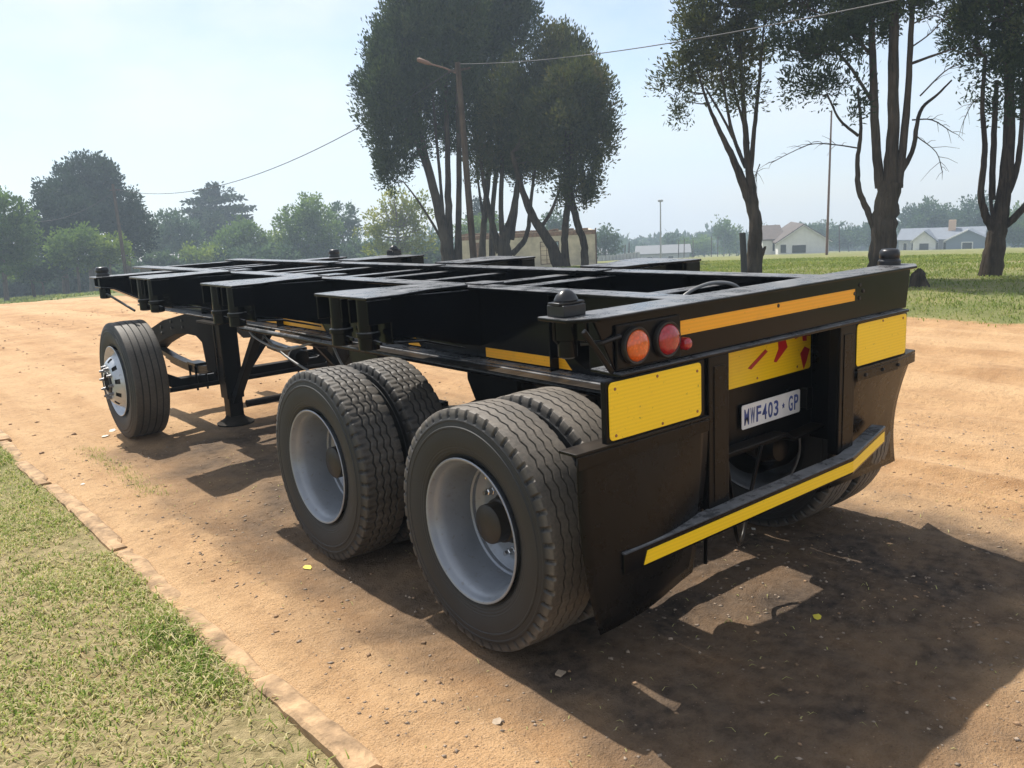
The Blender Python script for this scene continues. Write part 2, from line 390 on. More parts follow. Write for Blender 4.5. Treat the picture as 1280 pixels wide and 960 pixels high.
def build_ground():
    xs = axis(-3.2, 2.4, 0.03, -330, 450, 1.03); ys = axis(-1.2, 4.2, 0.034, -200, 470, 1.035)
    X, Y = np.meshgrid(xs, ys); Z = ground_z(X, Y); nx, ny = len(xs), len(ys)
    V = np.stack([X, Y, Z], -1).reshape(-1, 3)
    i = np.arange(ny-1)[:, None]*nx + np.arange(nx-1)[None, :]
    F = np.stack([i, i+1, i+1+nx, i+nx], -1).reshape(-1, 4)
    er = edge_right(Y)
    grass = np.maximum.reduce([1-sstep(KERB_X-0.08, KERB_X+0.0, X), sstep(-0.45, 0.45, X-er), sstep(54, 60, Y)])
    # green growth creeping onto the dirt in a few places beside the kerb
    creep = np.exp(-((X+1.52)/0.07)**2)*sstep(0.15, 0.6, vnoise(X*0, Y, 0.55, 21))*0.42
    grass = np.clip(grass+creep, 0, 1)
    bare = sstep(0.32, 0.62, vnoise(X, Y, 0.9, 31))*(X < 0)*0.35
    grass = np.clip(grass-bare*(X < KERB_X-0.2), 0, 1)
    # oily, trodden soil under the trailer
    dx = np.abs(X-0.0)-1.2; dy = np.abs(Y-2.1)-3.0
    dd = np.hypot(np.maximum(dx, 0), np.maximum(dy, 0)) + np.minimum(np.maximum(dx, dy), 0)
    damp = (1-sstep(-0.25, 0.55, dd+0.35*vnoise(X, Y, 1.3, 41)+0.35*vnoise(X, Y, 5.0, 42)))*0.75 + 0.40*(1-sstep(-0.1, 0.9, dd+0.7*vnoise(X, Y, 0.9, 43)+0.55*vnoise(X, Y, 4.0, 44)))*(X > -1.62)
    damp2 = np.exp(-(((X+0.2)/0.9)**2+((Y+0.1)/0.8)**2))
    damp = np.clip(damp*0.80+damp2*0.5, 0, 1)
    r = np.hypot(X-CAM[0], Y-CAM[1]); far = sstep(5, 9, r)
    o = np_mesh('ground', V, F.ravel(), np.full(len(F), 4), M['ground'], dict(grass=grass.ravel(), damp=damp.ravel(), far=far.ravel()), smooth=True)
    tag(o, kind='structure'); return o
build_ground()

# kerb: old concrete stones nearly buried at the grass edge
kerb = empty('kerb', (KERB_X, 0, 0)); tag(kerb, kind='structure')
yk = -1.6
while yk < 9.5:
    ln = random.uniform(0.75, 1.0)
    if not (0.95 < yk < 1.3 and False):
        mb = MB(); n = 12; V = []; dip = random.choice((0, -0.004, -0.010, -0.022))
        w0 = -0.055; w1 = 0.05
        for j in range(n):
            y = yk + 0.008 + (ln-0.016)*j/(n-1)
            jl = random.uniform(-0.005, 0.005); jr = random.uniform(-0.006, 0.006) - (0.03 if random.random() < 0.10 else 0); e = 0.012 if j in (0, n-1) else 0
            zt = dip + 0.040 + 0.010*math.sin(y*1.9+1.0) + 0.006*math.sin(y*5.3) + random.uniform(-0.004, 0.004) - e*0.8
            for (a, z) in ((w0+jl, -0.08), (w0+jl, zt-0.012), (w0+jl+0.015, zt), (w1+jr-0.02, zt-0.002), (w1+jr, zt-0.02), (w1+jr+0.01, -0.08)):
                V.append((a, y, z))
        F = [(j*6+k, j*6+k+1, (j+1)*6+k+1, (j+1)*6+k) for j in range(n-1) for k in range(5)] + [tuple(range(6))[::-1], tuple(range((n-1)*6, n*6))]
        F = [f[::-1] for f in F]
        mb.add(V, F); o = mb.build('kerb_stone', M['kerb'], kerb, smooth=40)
        o.rotation_euler.z = random.uniform(-0.012, 0.012)*0.3; o.location.x = random.uniform(-0.012, 0.012)
    yk += ln + random.choice((0.0, 0.0, 0.02, 0.05))

# ------------------------------------------------------------------ trailer
TR = empty('container_trailer', (0, 0, 0))
tag(TR, 'black skeletal container trailer with yellow reflective boards and silver wheel rims', 'trailer')
ZT = 1.41; ZB = 1.02
def P(name, mb, mat='black', parent=TR, bevel=0.004, smooth=None): return mb.build(name, M[mat], parent, smooth=smooth, bevel=bevel)

def beam_i(x, y0, y1, zt, zb, fw=0.15, ft=0.016, web=0.012):
    mb = MB(); mb.box(x-fw/2, x+fw/2, y0, y1, zt-ft, zt); mb.box(x-web/2, x+web/2, y0, y1, zb+ft+0.0005, zt-ft-0.0005)
    mb.box(x-fw/2, x+fw/2, y0, y1, zb, zb+ft)
    return mb
for sx in (-1, 1):
    x = 0.475*sx; mb = beam_i(x, 0.12, 6.95, ZT, ZB); mb.box(x-0.075, x+0.075, 0.0185, 0.1195, ZT-0.016, ZT); mb.box(x-0.006, x+0.006, 0.0185, 0.1195, 1.206, ZT-0.0165)
    for ys in (0.75, 2.2, 3.7, 5.2, 6.4):          # web stiffeners
        mb.box(x-0.06, x+0.06, ys-0.004, ys+0.004, ZB+0.017, ZT-0.017)
    mb.box(x+sx*0.0755, x+sx*0.105, 0.13, 6.3, ZB+0.002, ZB+0.012)
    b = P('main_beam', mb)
    m3 = MB(); m3.tube([(x+sx*0.128, 0.15, ZB-0.02), (x+sx*0.128, 4.2, ZB-0.02)], 0.018, 10); P('conduit', m3, 'black', b, 0, 40)
    P('slit_block_plate', MB().box(min(x+sx*0.106, x+sx*0.182), max(x+sx*0.106, x+sx*0.182), 0.14, 2.42, ZB+0.003, ZB+0.009), 'black_low', b, 0.001)  # added plate, blocks the light slit between inner tyre and beam
    if sx < 0:
        xo = x-0.006-0.0025
        for (ya, yb, za, zb_) in ((0.66, 1.30, 1.046, 1.094), (1.905, 2.03, 1.046, 1.092), (3.05, 4.06, 1.046, 1.094)):
            m2 = MB(); s_ = 0.05
            m2.prism([(ya, za), (yb, za), (yb, zb_), (ya+s_, zb_)], 'x', xo-0.0, xo+0.002)
            P('reflective_strip', m2, 'orange', b, 0)

def bolster(sx, yc, half, name='bolster', single=False, lock_up=False):
    """outrigger arm carrying the twist locks"""
    mb = MB(); y0, y1 = yc-half, yc+half
    jn = min(half*0.75, 0.17)
    poly = [(-1.19, y0), (-1.02, y0), (-0.80, yc-jn), (-0.553, yc-jn), (-0.553, yc+jn), (-0.80, yc+jn), (-1.02, y1), (-1.19, y1)]
    poly = [(px*-sx, py) for px, py in poly]
    mb.prism(poly, 'z', ZT-0.001, ZT+0.013)
    zb = 1.19
    for yy in (yc-jn+0.012, yc+jn-0.012):             # webs
        pl = [(-1.04, ZT-0.002), (-0.484, ZT-0.017), (-0.484, 1.10), (-0.60, 1.12), (-0.85, zb), (-1.04, zb+0.02)]
        pl = [(a*-sx, z) for a, z in pl]
        mb.prism(pl, 'y', yy-0.006, yy+0.006)
    pl = [(-1.04, zb+0.008), (-0.84, zb-0.01), (-0.60, 1.11), (-0.60, 1.10), (-0.84, zb-0.022), (-1.04, zb-0.002)]
    mb.prism([(a*-sx, z) for a, z in pl], 'y', yc-jn-0.02, yc+jn+0.02)
    xa, xb = sorted((-1.04*-sx, -1.052*-sx)); mb.box(xa, xb, y0+0.03, y1-0.03, zb, ZT-0.002)   # end plate
    for yy in ([y0+0.012, yc-0.075, yc+0.0, y1-0.012] if not single else [y0+0.012, y1-0.012]):   # fins
        xa, xb = sorted((-1.185*-sx, -1.053*-sx)); mb.box(xa, xb, yy-0.005, yy+0.005, 1.295, ZT-0.002)
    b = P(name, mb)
    for yy in ([yc-0.135, yc+0.125] if not single else [yc]):
        m2 = MB(); m2.lathe([(1.165, 0.035), (1.17, 0.05), (1.225, 0.05), (1.23, 0.058), (1.25, 0.058), (1.255, 0.048), (ZT-0.003, 0.048)], 20, 'z', (-1.125*-sx, yy, 0), True, False)
        h = -sx*0.02
        m2.bar((-1.125*-sx, yy, 1.215), (-1.125*-sx+0.0, yy-0.11, 1.205), 0.014, 0.014)
        P('lock_socket', m2, 'black', b, 0, 40)
    return b

def twist_lock(sx, y, z0, rot=0.0, style='cone'):
    mb = MB(); n = 28
    if style == 'cone':
        mb.box(-0.052, 0.052, -0.043, 0.043, 0.0, 0.040); mb.box(-0.060, 0.060, -0.030, 0.030, 0.0405, 0.050)
        lv = [(0.0505, 1.0), (0.058, 0.98), (0.072, 0.80), (0.084, 0.50), (0.090, 0.22)]; ax, ay = 0.046, 0.034
    else:
        mb.lathe([(0.0, 0.054), (0.022, 0.054), (0.026, 0.048), (0.034, 0.048)], n, 'z')
        lv = [(0.034, 1.0), (0.038, 1.06), (0.060, 1.06), (0.072, 0.97), (0.079, 0.8), (0.081, 0.3)]; ax, ay = 0.050, 0.046
    V = []
    for z, s_ in lv:
        for k in range(n):
            t = 2*PI*k/n; c_, q = math.cos(t), math.sin(t)
            V.append((ax*s_*math.copysign(abs(c_)**0.85, c_), ay*s_*math.copysign(abs(q)**0.9, q), z))
    F = [(i*n+k, i*n+(k+1) % n, (i+1)*n+(k+1) % n, (i+1)*n+k) for i in range(len(lv)-1) for k in range(n)] + [tuple(range((len(lv)-1)*n, len(lv)*n)), tuple(range(n))[::-1]]
    mb.add(V, F)
    o = mb.build('twist_lock', M['brass'], TR, smooth=40, bevel=0.003); o.location = (1.115*sx, y, z0); o.rotation_euler.z = rot
    return o

for sx in (-1, 1):
    for yc in (1.495, 3.06, 4.57):
        bolster(sx, yc, 0.255)
    # front bolster: tapered arm with a twist lock at the tip
    mb = MB(); y0, y1 = 5.74, 5.96
    mb.prism([(a*-sx, b) for a, b in ((-1.20, y0), (-0.553, y0-0.03), (-0.553, y1+0.03), (-1.20, y1))], 'z', ZT-0.03, ZT-0.018)
    for yy in (y0+0.03, y1-0.03):
        mb.prism([(a*-sx, z) for a, z in ((-1.17, ZT-0.031), (-0.484, ZT-0.031), (-0.484, 1.12), (-0.80, 1.15), (-1.06, 1.29), (-1.17, 1.31))], 'y', yy-0.006, yy+0.006)
    mb.prism([(a*-sx, z) for a, z in ((-1.17, 1.309), (-1.06, 1.289), (-0.80, 1.149), (-0.56, 1.119), (-0.56, 1.107), (-0.80, 1.137), (-1.06, 1.277), (-1.17, 1.297))], 'y', y0+0.01, y1-0.01)
    mb.lathe([(1.20, 0.03), (1.205, 0.045), (ZT-0.032, 0.045)], 18, 'z', (1.115*sx, 5.85, 0), True, False)
    b = P('front_bolster', mb)
    m2 = MB(); m2.tube([(1.115*sx, 5.82, 1.24), (1.10*sx, 5.72, 1.22), (0.99*sx, 5.50, 1.10)], 0.011, 8); P('lock_handle', m2, 'black', b, 0, 40)
    twist_lock(sx, 5.85, ZT-0.018, 0.35, 'cap')
twist_lock(1, 4.70, ZT+0.013, 0.2)

# cross members between the main beams
for (yc, w, drop) in ((0.55, 0.10, 0.035), (1.33, 0.11, 0.012), (1.66, 0.11, 0.012), (2.31, 0.09, 0.018), (2.90, 0.10, 0.02), (3.22, 0.10, 0.012), (3.97, 0.12, 0.01), (4.42, 0.08, 0.02), (4.72, 0.10, 0.012), (5.7, 0.11, 0.015), (6.0, 0.1, 0.015), (6.88, 0.12, 0.005)):
    mb = MB(); zt = ZT-0.016-drop
    mb.box(-0.467, 0.467, yc-w/2, yc+w/2, zt-0.01, zt); mb.box(-0.467, 0.467, yc-0.005, yc+0.005, zt-0.17, zt-0.0105); mb.box(-0.467, 0.467, yc-w/2, yc+w/2, zt-0.182, zt-0.1705)
    P('cross_member', mb)
for yy in (1.4, 3.05, 4.6):                          # welded gusset plates on the beam tops
    for sx in (-1, 1): P('gusset_plate', MB().box(0.40*sx-0.07, 0.40*sx+0.07, yy-0.09, yy+0.07, ZT+0.0005, ZT+0.009))
# air hose lying between the beams behind the rear beam
mb = MB(); pts = [(-0.30, 0.22, 1.30), (-0.24, 0.20, 1.385), (-0.10, 0.17, 1.425), (0.05, 0.15, 1.40), (0.15, 0.16, 1.31)]
def spline(pts, n=8):
    out = []; p = [Vector(q) for q in pts]; p = [p[0]*2-p[1]]+p+[p[-1]*2-p[-2]]
    for i in range(1, len(p)-2):
        for k in range(n):
            t = k/n; a, b, c, d = p[i-1:i+3]
            out.append(0.5*((2*b)+(c-a)*t+(2*a-5*b+4*c-d)*t*t+(3*b-a-3*c+d)*t**3))
    return out+[p[-2]]
mb.tube(spline(pts), 0.008, 8); P('air_hose', mb, 'cable', TR, 0, 60)

# rear cross beam
YR = -0.13
mb = MB()
mb.prism([(-1.19, 0.07), (-1.20, -0.09), (-1.10, -0.15), (1.10, -0.15), (1.21, -0.09), (1.19, 0.07), (1.06, 0.03), (-1.05, 0.03)], 'z', ZT-0.012, ZT+0.002)
mb.prism([(-1.10, ZT-0.013), (1.10, ZT-0.013), (1.07, 1.205), (-1.0, 1.205)], 'y', -0.118, -0.106)          # web
mb.prism([(-0.99, 0.02), (-1.01, -0.15), (1.04, -0.15), (1.06, 0.02), (0.62, 0.02), (0.62, 0.118), (-0.62, 0.118), (-0.62, 0.02)], 'z', 1.19, 1.204)                     # bottom flange
mb.prism([(-1.17, ZT-0.013), (-1.00, ZT-0.013), (-1.00, 1.205), (-1.02, 1.205), (-1.17, 1.33)], 'y', 0.008, 0.018)
mb.prism([(1.17, ZT-0.013), (1.00, ZT-0.013), (1.00, 1.205), (1.05, 1.205), (1.17, 1.36)], 'y', 0.008, 0.018)
mb.box(-0.553, 0.553, 0.005, 0.018, 1.205, ZT-0.013)
for xx in (-1.12, 1.12): mb.box(xx-0.005, xx+0.005, -0.10, 0.0075, 1.33, ZT-0.013)
mb.bar((-1.145, -0.112, 1.37), (-1.01, -0.112, 1.205), 0.012, 0.02)
RB = P('rear_beam', mb)
mb = MB(); mb.box(-0.655, 0.575, -0.1205, -0.1185, 1.292, 1.346); P('reflective_strip', mb, 'orange', RB, 0)
for (bx, bz) in ((-0.03, 1.335), (0.57, 1.325), (0.62, 1.36), (0.65, 1.33), (0.62, 1.30)):
    mb = MB(); mb.lathe([(-0.1235, 0.006), (-0.121, 0.009), (-0.1178, 0.009)], 10, 'y', (bx, 0, bz), True); P('bolt', mb, 'hub', RB, 0)
for sx in (-1, 1): twist_lock(sx, 0.0, ZT+0.002, 0.0 if sx < 0 else 0.5, 'cone' if sx < 0 else 'cap')
for sx in (-1, 1):
    mb = MB(); mb.lathe([(1.262, 0.022), (1.27, 0.036), (1.325, 0.036), (1.33, 0.05), (ZT-0.013, 0.05)], 20, 'z', (1.115*sx, 0.0, 0), True); P('lock_socket', mb, 'black', RB, 0, 40)
mb = MB(); mb.tube([(-1.10, -0.05, 1.315), (-1.06, -0.115, 1.32), (-0.99, -0.135, 1.335)], 0.008, 8); P('lock_handle', mb, 'brass', RB, 0, 40)

# lamp plate with round lamps
mb = MB(); mb.prism([(-1.005, 1.215), (-0.665, 1.215), (-0.665, 1.372), (-1.005, 1.372)], 'y', -0.1295, -0.119); LP = P('lamp_plate', mb, 'black_low', TR)
for (lx, lm, nm) in ((-0.918, 'amber', 'indicator_lamp'), (-0.752, 'red', 'tail_lamp')):
    mb = MB(); mb.lathe([(-0.148, 0.0565), (-0.150, 0.059), (-0.150, 0.064), (-0.146, 0.067), (-0.130, 0.067)], 40, 'y', (lx, 0, 1.292)); h = P('lamp_rim', mb, 'hub', LP, 0, 40)
    mb = MB(); mb.lathe([(-0.135, 0.0567), (-0.150, 0.056), (-0.160, 0.047), (-0.165, 0.03), (-0.167, 0.012), (-0.1672, 0.002)], 36, 'y', (lx, 0, 1.292), False, True); P(nm, mb, lm, LP, 0, 60)
mb = MB(); mb.lathe([(-0.121, 0.024), (-0.15, 0.023), (-0.158, 0.015), (-0.16, 0.004)], 20, 'y', (-0.648, 0, 1.262), False, True); P('marker_lamp', mb, 'red', RB, 0, 60)

# yellow boards
def board(x0, x1, z0, z1, y, parent=TR, riv=()):
    mb = MB(); r_ = 0.018; poly = []
    for cx, cz, a0 in ((x1-r_, z1-r_, 0), (x0+r_, z1-r_, 90), (x0+r_, z0+r_, 180), (x1-r_, z0+r_, 270)):
        for k in range(4): a = math.radians(a0+30*k); poly.append((cx+r_*math.cos(a), cz+r_*math.sin(a)))
    mb.prism(poly, 'y', y, y+0.004); b = P('reflector_board', mb, 'yellow', parent, 0.0015)
    for (u, w) in riv:
        m2 = MB(); m2.lathe([(y-0.003, 0.002), (y-0.0022, 0.005), (y-0.0003, 0.006)], 10, 'y', (x0+(x1-x0)*u, 0, z0+(z1-z0)*w), True); P('rivet', m2, 'rivet', b, 0)
    return b
mb = MB(); mb.box(-1.075, -0.535, -0.136, -0.112, 0.955, 1.186); P('board_frame', mb, 'black_low')
board(-1.062, -0.562, 0.972, 1.180, -0.1415, riv=((0.06, 0.88), (0.5, 0.93), (0.95, 0.85), (0.95, 0.1), (0.55, 0.06), (0.06, 0.08)))
mb = MB(); mb.box(0.535, 1.05, -0.134, -0.112, 0.975, 1.186); P('board_frame', mb, 'black_low')
board(0.572, 1.035, 0.985, 1.184, -0.1395, riv=((0.5, 0.95), (0.92, 0.9)))
# recessed number-plate panel
mb = MB(); mb.box(-0.60, 0.60, 0.104, 0.116, 0.64, 1.185); P('rear_panel', mb, 'black_low')
for sx in (-1, 1): P('gap_shade_plate', MB().box(min(0.602*sx, 0.612*sx), max(0.602*sx, 0.612*sx), -0.11, 0.116, 0.60, 1.188), 'black_low')  # black plates added to make the gap beside the panel look dark
cb = board(-0.57, 0.575, 0.955, 1.150, 0.099, riv=((0.62, 0.1), (0.9, 0.12)))
for poly in ([(0.08, 1.035), (0.10, 1.028), (0.205, 1.082), (0.19, 1.092)], [(0.30, 1.13), (0.345, 1.13), (0.365, 1.085), (0.29, 1.035), (0.275, 1.04), (0.305, 1.085)],
             [(0.44, 1.146), (0.565, 1.146), (0.555, 1.115), (0.53, 1.118), (0.53, 1.098), (0.505, 1.10), (0.50, 1.125), (0.45, 1.115)], [(0.49, 1.035), (0.52, 1.06), (0.555, 1.045), (0.535, 1.0), (0.515, 0.965)]):
    cx_ = sum(p[0] for p in poly)/len(poly); cz_ = sum(p[1] for p in poly)/len(poly)
    mb = MB(); mb.prism([(min(0.57, cx_+(p[0]-cx_)*1.2), min(1.146, max(0.96, cz_+(p[1]-cz_)*1.2))) for p in poly], 'y', 0.0966, 0.0988); P('red_patch', mb, 'redpatch', cb, 0)
mb = MB(); mb.prism([(0.018, 0.757), (0.465, 0.757), (0.472, 0.764), (0.472, 0.862), (0.465, 0.869), (0.018, 0.869), (0.011, 0.862), (0.011, 0.764)], 'y', 0.088, 0.092); NP = P('number_plate', mb, 'plate', TR, 0.001)
def text_mesh(txt, cx, cz, h, w, y, mat, parent, nm='lettering'):
    cu = bpy.data.curves.new('t', 'FONT'); cu.body = txt; cu.extrude = 0.0006; cu.offset = 0.016; cu.align_x = 'LEFT'
    o = bpy.data.objects.new('t', cu); COL.objects.link(o); dg = bpy.context.evaluated_depsgraph_get()
    me = bpy.data.meshes.new_from_object(o.evaluated_get(dg)); bpy.data.objects.remove(o)
    co = np.zeros(len(me.vertices)*3, np.float32); me.vertices.foreach_get('co', co); co = co.reshape(-1, 3)
    mn, mx = co.min(0), co.max(0); u = (co[:, 0]-mn[0])/(mx[0]-mn[0]); v = (co[:, 1]-mn[1])/(mx[1]-mn[1])
    out = np.stack([cx-w/2+u*w, y-co[:, 2]*1.0, cz-h/2+v*h], -1); me.vertices.foreach_set('co', out.astype(np.float32).ravel()); me.update()
    me.materials.append(M[mat]); q = bpy.data.objects.new(nm, me); COL.objects.link(q); q.parent = parent; return q
for ci, ch in enumerate('MWF403'): text_mesh(ch, 0.046+ci*0.0455, 0.812, 0.074, 0.035, 0.0872, 'plateblue', NP)
for ci, ch in enumerate('GP'): text_mesh(ch, 0.392+ci*0.046, 0.812, 0.074, 0.034, 0.0872, 'plateblue', NP)
mb = MB(); mb.prism([(0.332+0.012*math.cos(a*PI/5+PI/2)*(1 if a % 2 == 0 else 0.5), 0.812+0.015*math.sin(a*PI/5+PI/2)*(1 if a % 2 == 0 else 0.5)) for a in range(10)], 'y', 0.0865, 0.0878); P('plate_emblem', mb, 'plateblue', NP, 0)
mb = MB(); mb.box(0.482, 0.52, 0.06, 0.103, 0.775, 0.868); mb.box(0.478, 0.524, 0.052, 0.0595, 0.768, 0.875); P('plate_lamp', mb, 'black_low')
mb = MB(); mb.prism([(-0.60, 0.70), (0.28, 0.70), (0.34, 0.665), (0.60, 0.68), (0.60, 0.662), (0.335, 0.648), (0.275, 0.683), (-0.60, 0.683)], 'y', 0.03, 0.1035); P('panel_shelf', mb, 'black_low')
# posts
for (xa, xb, zb) in ((-0.515, -0.388, 0.572), (0.428, 0.56, 0.588)):
    mb = MB(); mb.box(xa, xb, -0.140, -0.128, zb-0.005, 1.189); mb.box(xa, xa+0.011, -0.1275, -0.085, zb, 1.189); mb.box(xb-0.011, xb, -0.1275, -0.085, zb, 1.189)
    b = P('bumper_post', mb, 'black_low')
    m2 = MB(); m2.box(xa+0.03, xb-0.03, -0.1435, -0.1405, zb+0.03, 1.15); P('post_strip', m2, 'flap', b, 0.001)
# bumper: straight tube, right end bent forward
mb = MB(); path = [(-1.05, -0.150, 0.525), (0.42, -0.185, 0.560), (0.90, -0.085, 0.592)]; W, H = 0.07, 0.085; V = []
for i, p in enumerate(path):
    n_ = Vector((0, -1, 0)) if i == 0 else (Vector((0.13, -0.99, 0)).normalized() if i == 1 else Vector((0.26, -0.966, 0)).normalized())
    for a, b in ((1, -1), (1, 1), (-1, 1), (-1, -1)): V.append(Vector(p)+n_*(a*W/2)+Vector((0, 0, b*H/2)))
F = [(i*4+k, i*4+(k+1) % 4, (i+1)*4+(k+1) % 4, (i+1)*4+k) for i in range(2) for k in range(4)] + [(3, 2, 1, 0), (8, 9, 10, 11)]
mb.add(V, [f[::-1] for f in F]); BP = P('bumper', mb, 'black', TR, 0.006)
mb = MB(); off = 0.0380; V = []
for (p, n_) in (((-0.955, -0.1523, 0.522), (0, -1)), ((0.415, -0.1849, 0.556), (0.13, -0.99)), ((0.87, -0.0912, 0.586), (0.26, -0.966))):
    for b in (-0.025, 0.025): V.append((p[0]+n_[0]*off+(0.02 if b > 0 and p[0] < -0.5 else 0), p[1]+n_[1]*off, p[2]+b))
V += [(x, y+0.0025, z) for x, y, z in V]
mb.add(V, [(0, 2, 3, 1), (2, 4, 5, 3), (6, 7, 9, 8), (8, 9, 11, 10), (1, 3, 9, 7), (3, 5, 11, 9), (0, 6, 8, 2), (2, 8, 10, 4), (0, 1, 7, 6), (4, 10, 11, 5)])
P('reflective_strip', mb, 'yellow', BP, 0)

# mud flaps (bent sheet, with a folded top rail)
def flap(fn, name='mud_flap', nu=14, nv=14):
    V = []; F = []
    for j in range(nv+1):
        for i in range(nu+1): V.append(fn(i/nu, j/nv))
    F = [(j*(nu+1)+i, j*(nu+1)+i+1, (j+1)*(nu+1)+i+1, (j+1)*(nu+1)+i) for j in range(nv) for i in range(nu)]
    mb = MB().add(V, F); o = mb.build(name, M['flap'], TR, smooth=60); s = o.modifiers.new('solid', 'SOLIDIFY'); s.thickness = 0.005; s.offset = 0; return o
def fl(u, v):      # left: u 0 outer .. 1 inner, v 0 top .. 1 bottom
    x = -1.225+u*0.70 + v*(0.055*(1-u)-0.04*u) - 0.02*math.sin(v*PI)*(1-u); z = 0.955-0.66*v + 0.02*u*v
    y = -0.142 - 0.03*math.sin(v*PI*0.9)*math.sin(u*PI) - 0.03*v*v*(1-u) + 0.04*v*v*u + 0.012*math.sin(u*5+v*3)*v
    return (x, y, z)
fo = flap(fl); mb = MB(); mb.box(-1.232, -0.52, -0.148, -0.06, 0.953, 0.964); mb.box(-1.228, -0.53, -0.152, -0.1475, 0.905, 0.952); P('flap_rail', mb, 'flap', fo, 0.002)
def fr(u, v):      # right: u 0 inner .. 1 outer
    x = 0.565+u*(0.61+0.17*v-0.05*math.sin(v*PI*0.95)); z = 0.972-0.64*v - 0.01*u
    y = -0.142 + 0.035*u*u + 0.19*v*(1-0.2*u) + 0.02*math.sin(v*PI)*u
    return (x, y, z)
fo = flap(fr); mb = MB()
mb.prism([(0.565, -0.150), (0.95, -0.148), (1.19, -0.115), (1.20, -0.055), (0.95, -0.085), (0.565, -0.09)], 'z', 0.963, 0.976)
mb.prism([(0.565, -0.150), (0.95, -0.148), (1.19, -0.115), (1.19, -0.111), (0.95, -0.1435), (0.565, -0.1455)], 'z', 0.915, 0.962); P('flap_rail', mb, 'flap', fo, 0.002)
for bx in (0.64, 0.80, 0.95):
    m2 = MB(); m2.lathe([(-0.158, 0.004), (-0.156, 0.008), (-0.1502, 0.009)], 8, 'y', (bx, 0, 0.938), True); P('rivet', m2, 'hub', fo, 0)

# ---- wheels
def tyre_mesh(kind):
    R, w = 0.506, 0.256
    if kind == 'front': R, w = 0.502, 0.305
    seg = 400 if kind != 'front' else 120
    h = w/2; g = {'rear': (-0.235, -0.08, 0.08, 0.235), 'mid': (-0.22, -0.075, 0.075, 0.22), 'front': (-0.26, -0.09, 0.09, 0.26)}[kind]
    gw, gd = {'rear': (0.0045, 0.010), 'mid': (0.0055, 0.010), 'front': (0.005, 0.009)}[kind]; zz = {'rear': 0.0045, 'mid': 0.005, 'front': 0.0}[kind]
    side = [(0.70, 0.286, 0), (0.78, 0.298, 0), (0.86, 0.318, 0), (0.885, 0.326, 0), (0.895, 0.326, 0), (0.945, 0.352, 0), (0.985, 0.385, 0), (1.0, 0.415, 0), (0.995, 0.437, 0), (1.012, 0.440, 0), (1.010, 0.447, 0), (0.985, 0.450, 0), (0.965, 0.470, 0), (0.978, 0.473, 0), (0.974, 0.479, 0), (0.950, 0.484, 0), (0.935, 0.500, 1), (0.90, R-0.014+1e-6, 2), (0.865, R-0.006, 2)]
    side = [(a, (0.286+(r-0.286)*(R-0.286)/(0.533-0.286) if q != 2 else r), 0 if kind == 'front' else q) for a, r, q in side]
    prof = [(-a*h, r, q) for a, r, q in side]
    gpos = [q*w*1.0 for q in g]
    prof.append((-0.80*h, R-0.003, 3 if kind == 'mid' else 0))
    for c in gpos:
        prof += [(c-gw-0.006, None, 14 if kind == 'mid' else 9), (c-gw, None, 14 if kind == 'mid' else 9), (c-gw*0.6, -gd, 10), (c+gw*0.6, -gd, 10), (c+gw, None, 15 if kind == 'mid' else 9), (c+gw+0.006, None, 9)]
    prof.append((0.80*h, R-0.003, 3 if kind == 'mid' else 0)); prof += [(a*h, r, q) for a, r, q in side[::-1]]
    V = np.zeros((seg, len(prof), 3)); T = np.zeros((seg, len(prof)))
    i = np.arange(seg); tri = 2*np.abs(((i/8.0) % 1)-0.5)*2-1
    slot = ((i % 8) < 2) if kind == 'rear' else ((i % 8) < 2)
    slot2 = (((i+4) % 8) < 2)
    th = 2*PI*i/seg
    for j, (a, r, q) in enumerate(prof):
        T[:, j] = {10: 0.0, 2: 0.75, 1: 0.25}.get(q, 0.0 if (r is not None and r > 0 and r < R-0.01) else 1.0)
        if q in (1, 2, 3) and kind != 'front': T[:, j] *= ~((i % 8) < 2)
        if r is None or r < 0: rr = R-0.010*(a/(0.8*h))**2*0.8 + (r or 0)
        else: rr = r
        aa = np.full(seg, a); rv = np.full(seg, rr)
        if q in (9, 10, 14, 15): aa = aa + zz*tri
        if q == 14: rv = rv - 0.004*slot2
        if q == 15: rv = rv - 0.004*slot
        if kind != 'front':
            if q == 2: rv = rv - (0.015 if kind == 'rear' else 0.007)*slot
            if q == 1: rv = rv - 0.008*slot; aa = aa - np.sign(a)*0.009*slot
            if q == 3: rv = rv - 0.004*slot
        V[:, j, 0] = aa; V[:, j, 1] = rv*np.cos(th); V[:, j, 2] = rv*np.sin(th)
    n = len(prof); I = np.arange(seg)[:, None]*n; J = np.arange(n-1)[None, :]; I2 = ((np.arange(seg)+1) % seg)[:, None]*n
    F = np.stack([I+J, I+J+1, I2+J+1, I2+J], -1).reshape(-1, 4)[:, ::-1]
    o = np_mesh('tyre', V.reshape(-1, 3), F.ravel(), np.full(len(F), 4), M['tyre_'+kind], dict(tread=T.ravel()), smooth=True)
    o.data.set_sharp_from_angle(angle=math.radians(28)); me = o.data; bpy.data.objects.remove(o); return me
TM = {k: tyre_mesh(k) for k in ('rear', 'mid', 'front')}
def obj(me, name, parent, loc=(0,0,0), rot=(0,0,0)):
    o = bpy.data.objects.new(name, me); COL.objects.link(o); o.parent = parent; o.location = loc; o.rotation_euler = rot; return o
def grab(o): me = o.data; bpy.data.objects.remove(o); return me
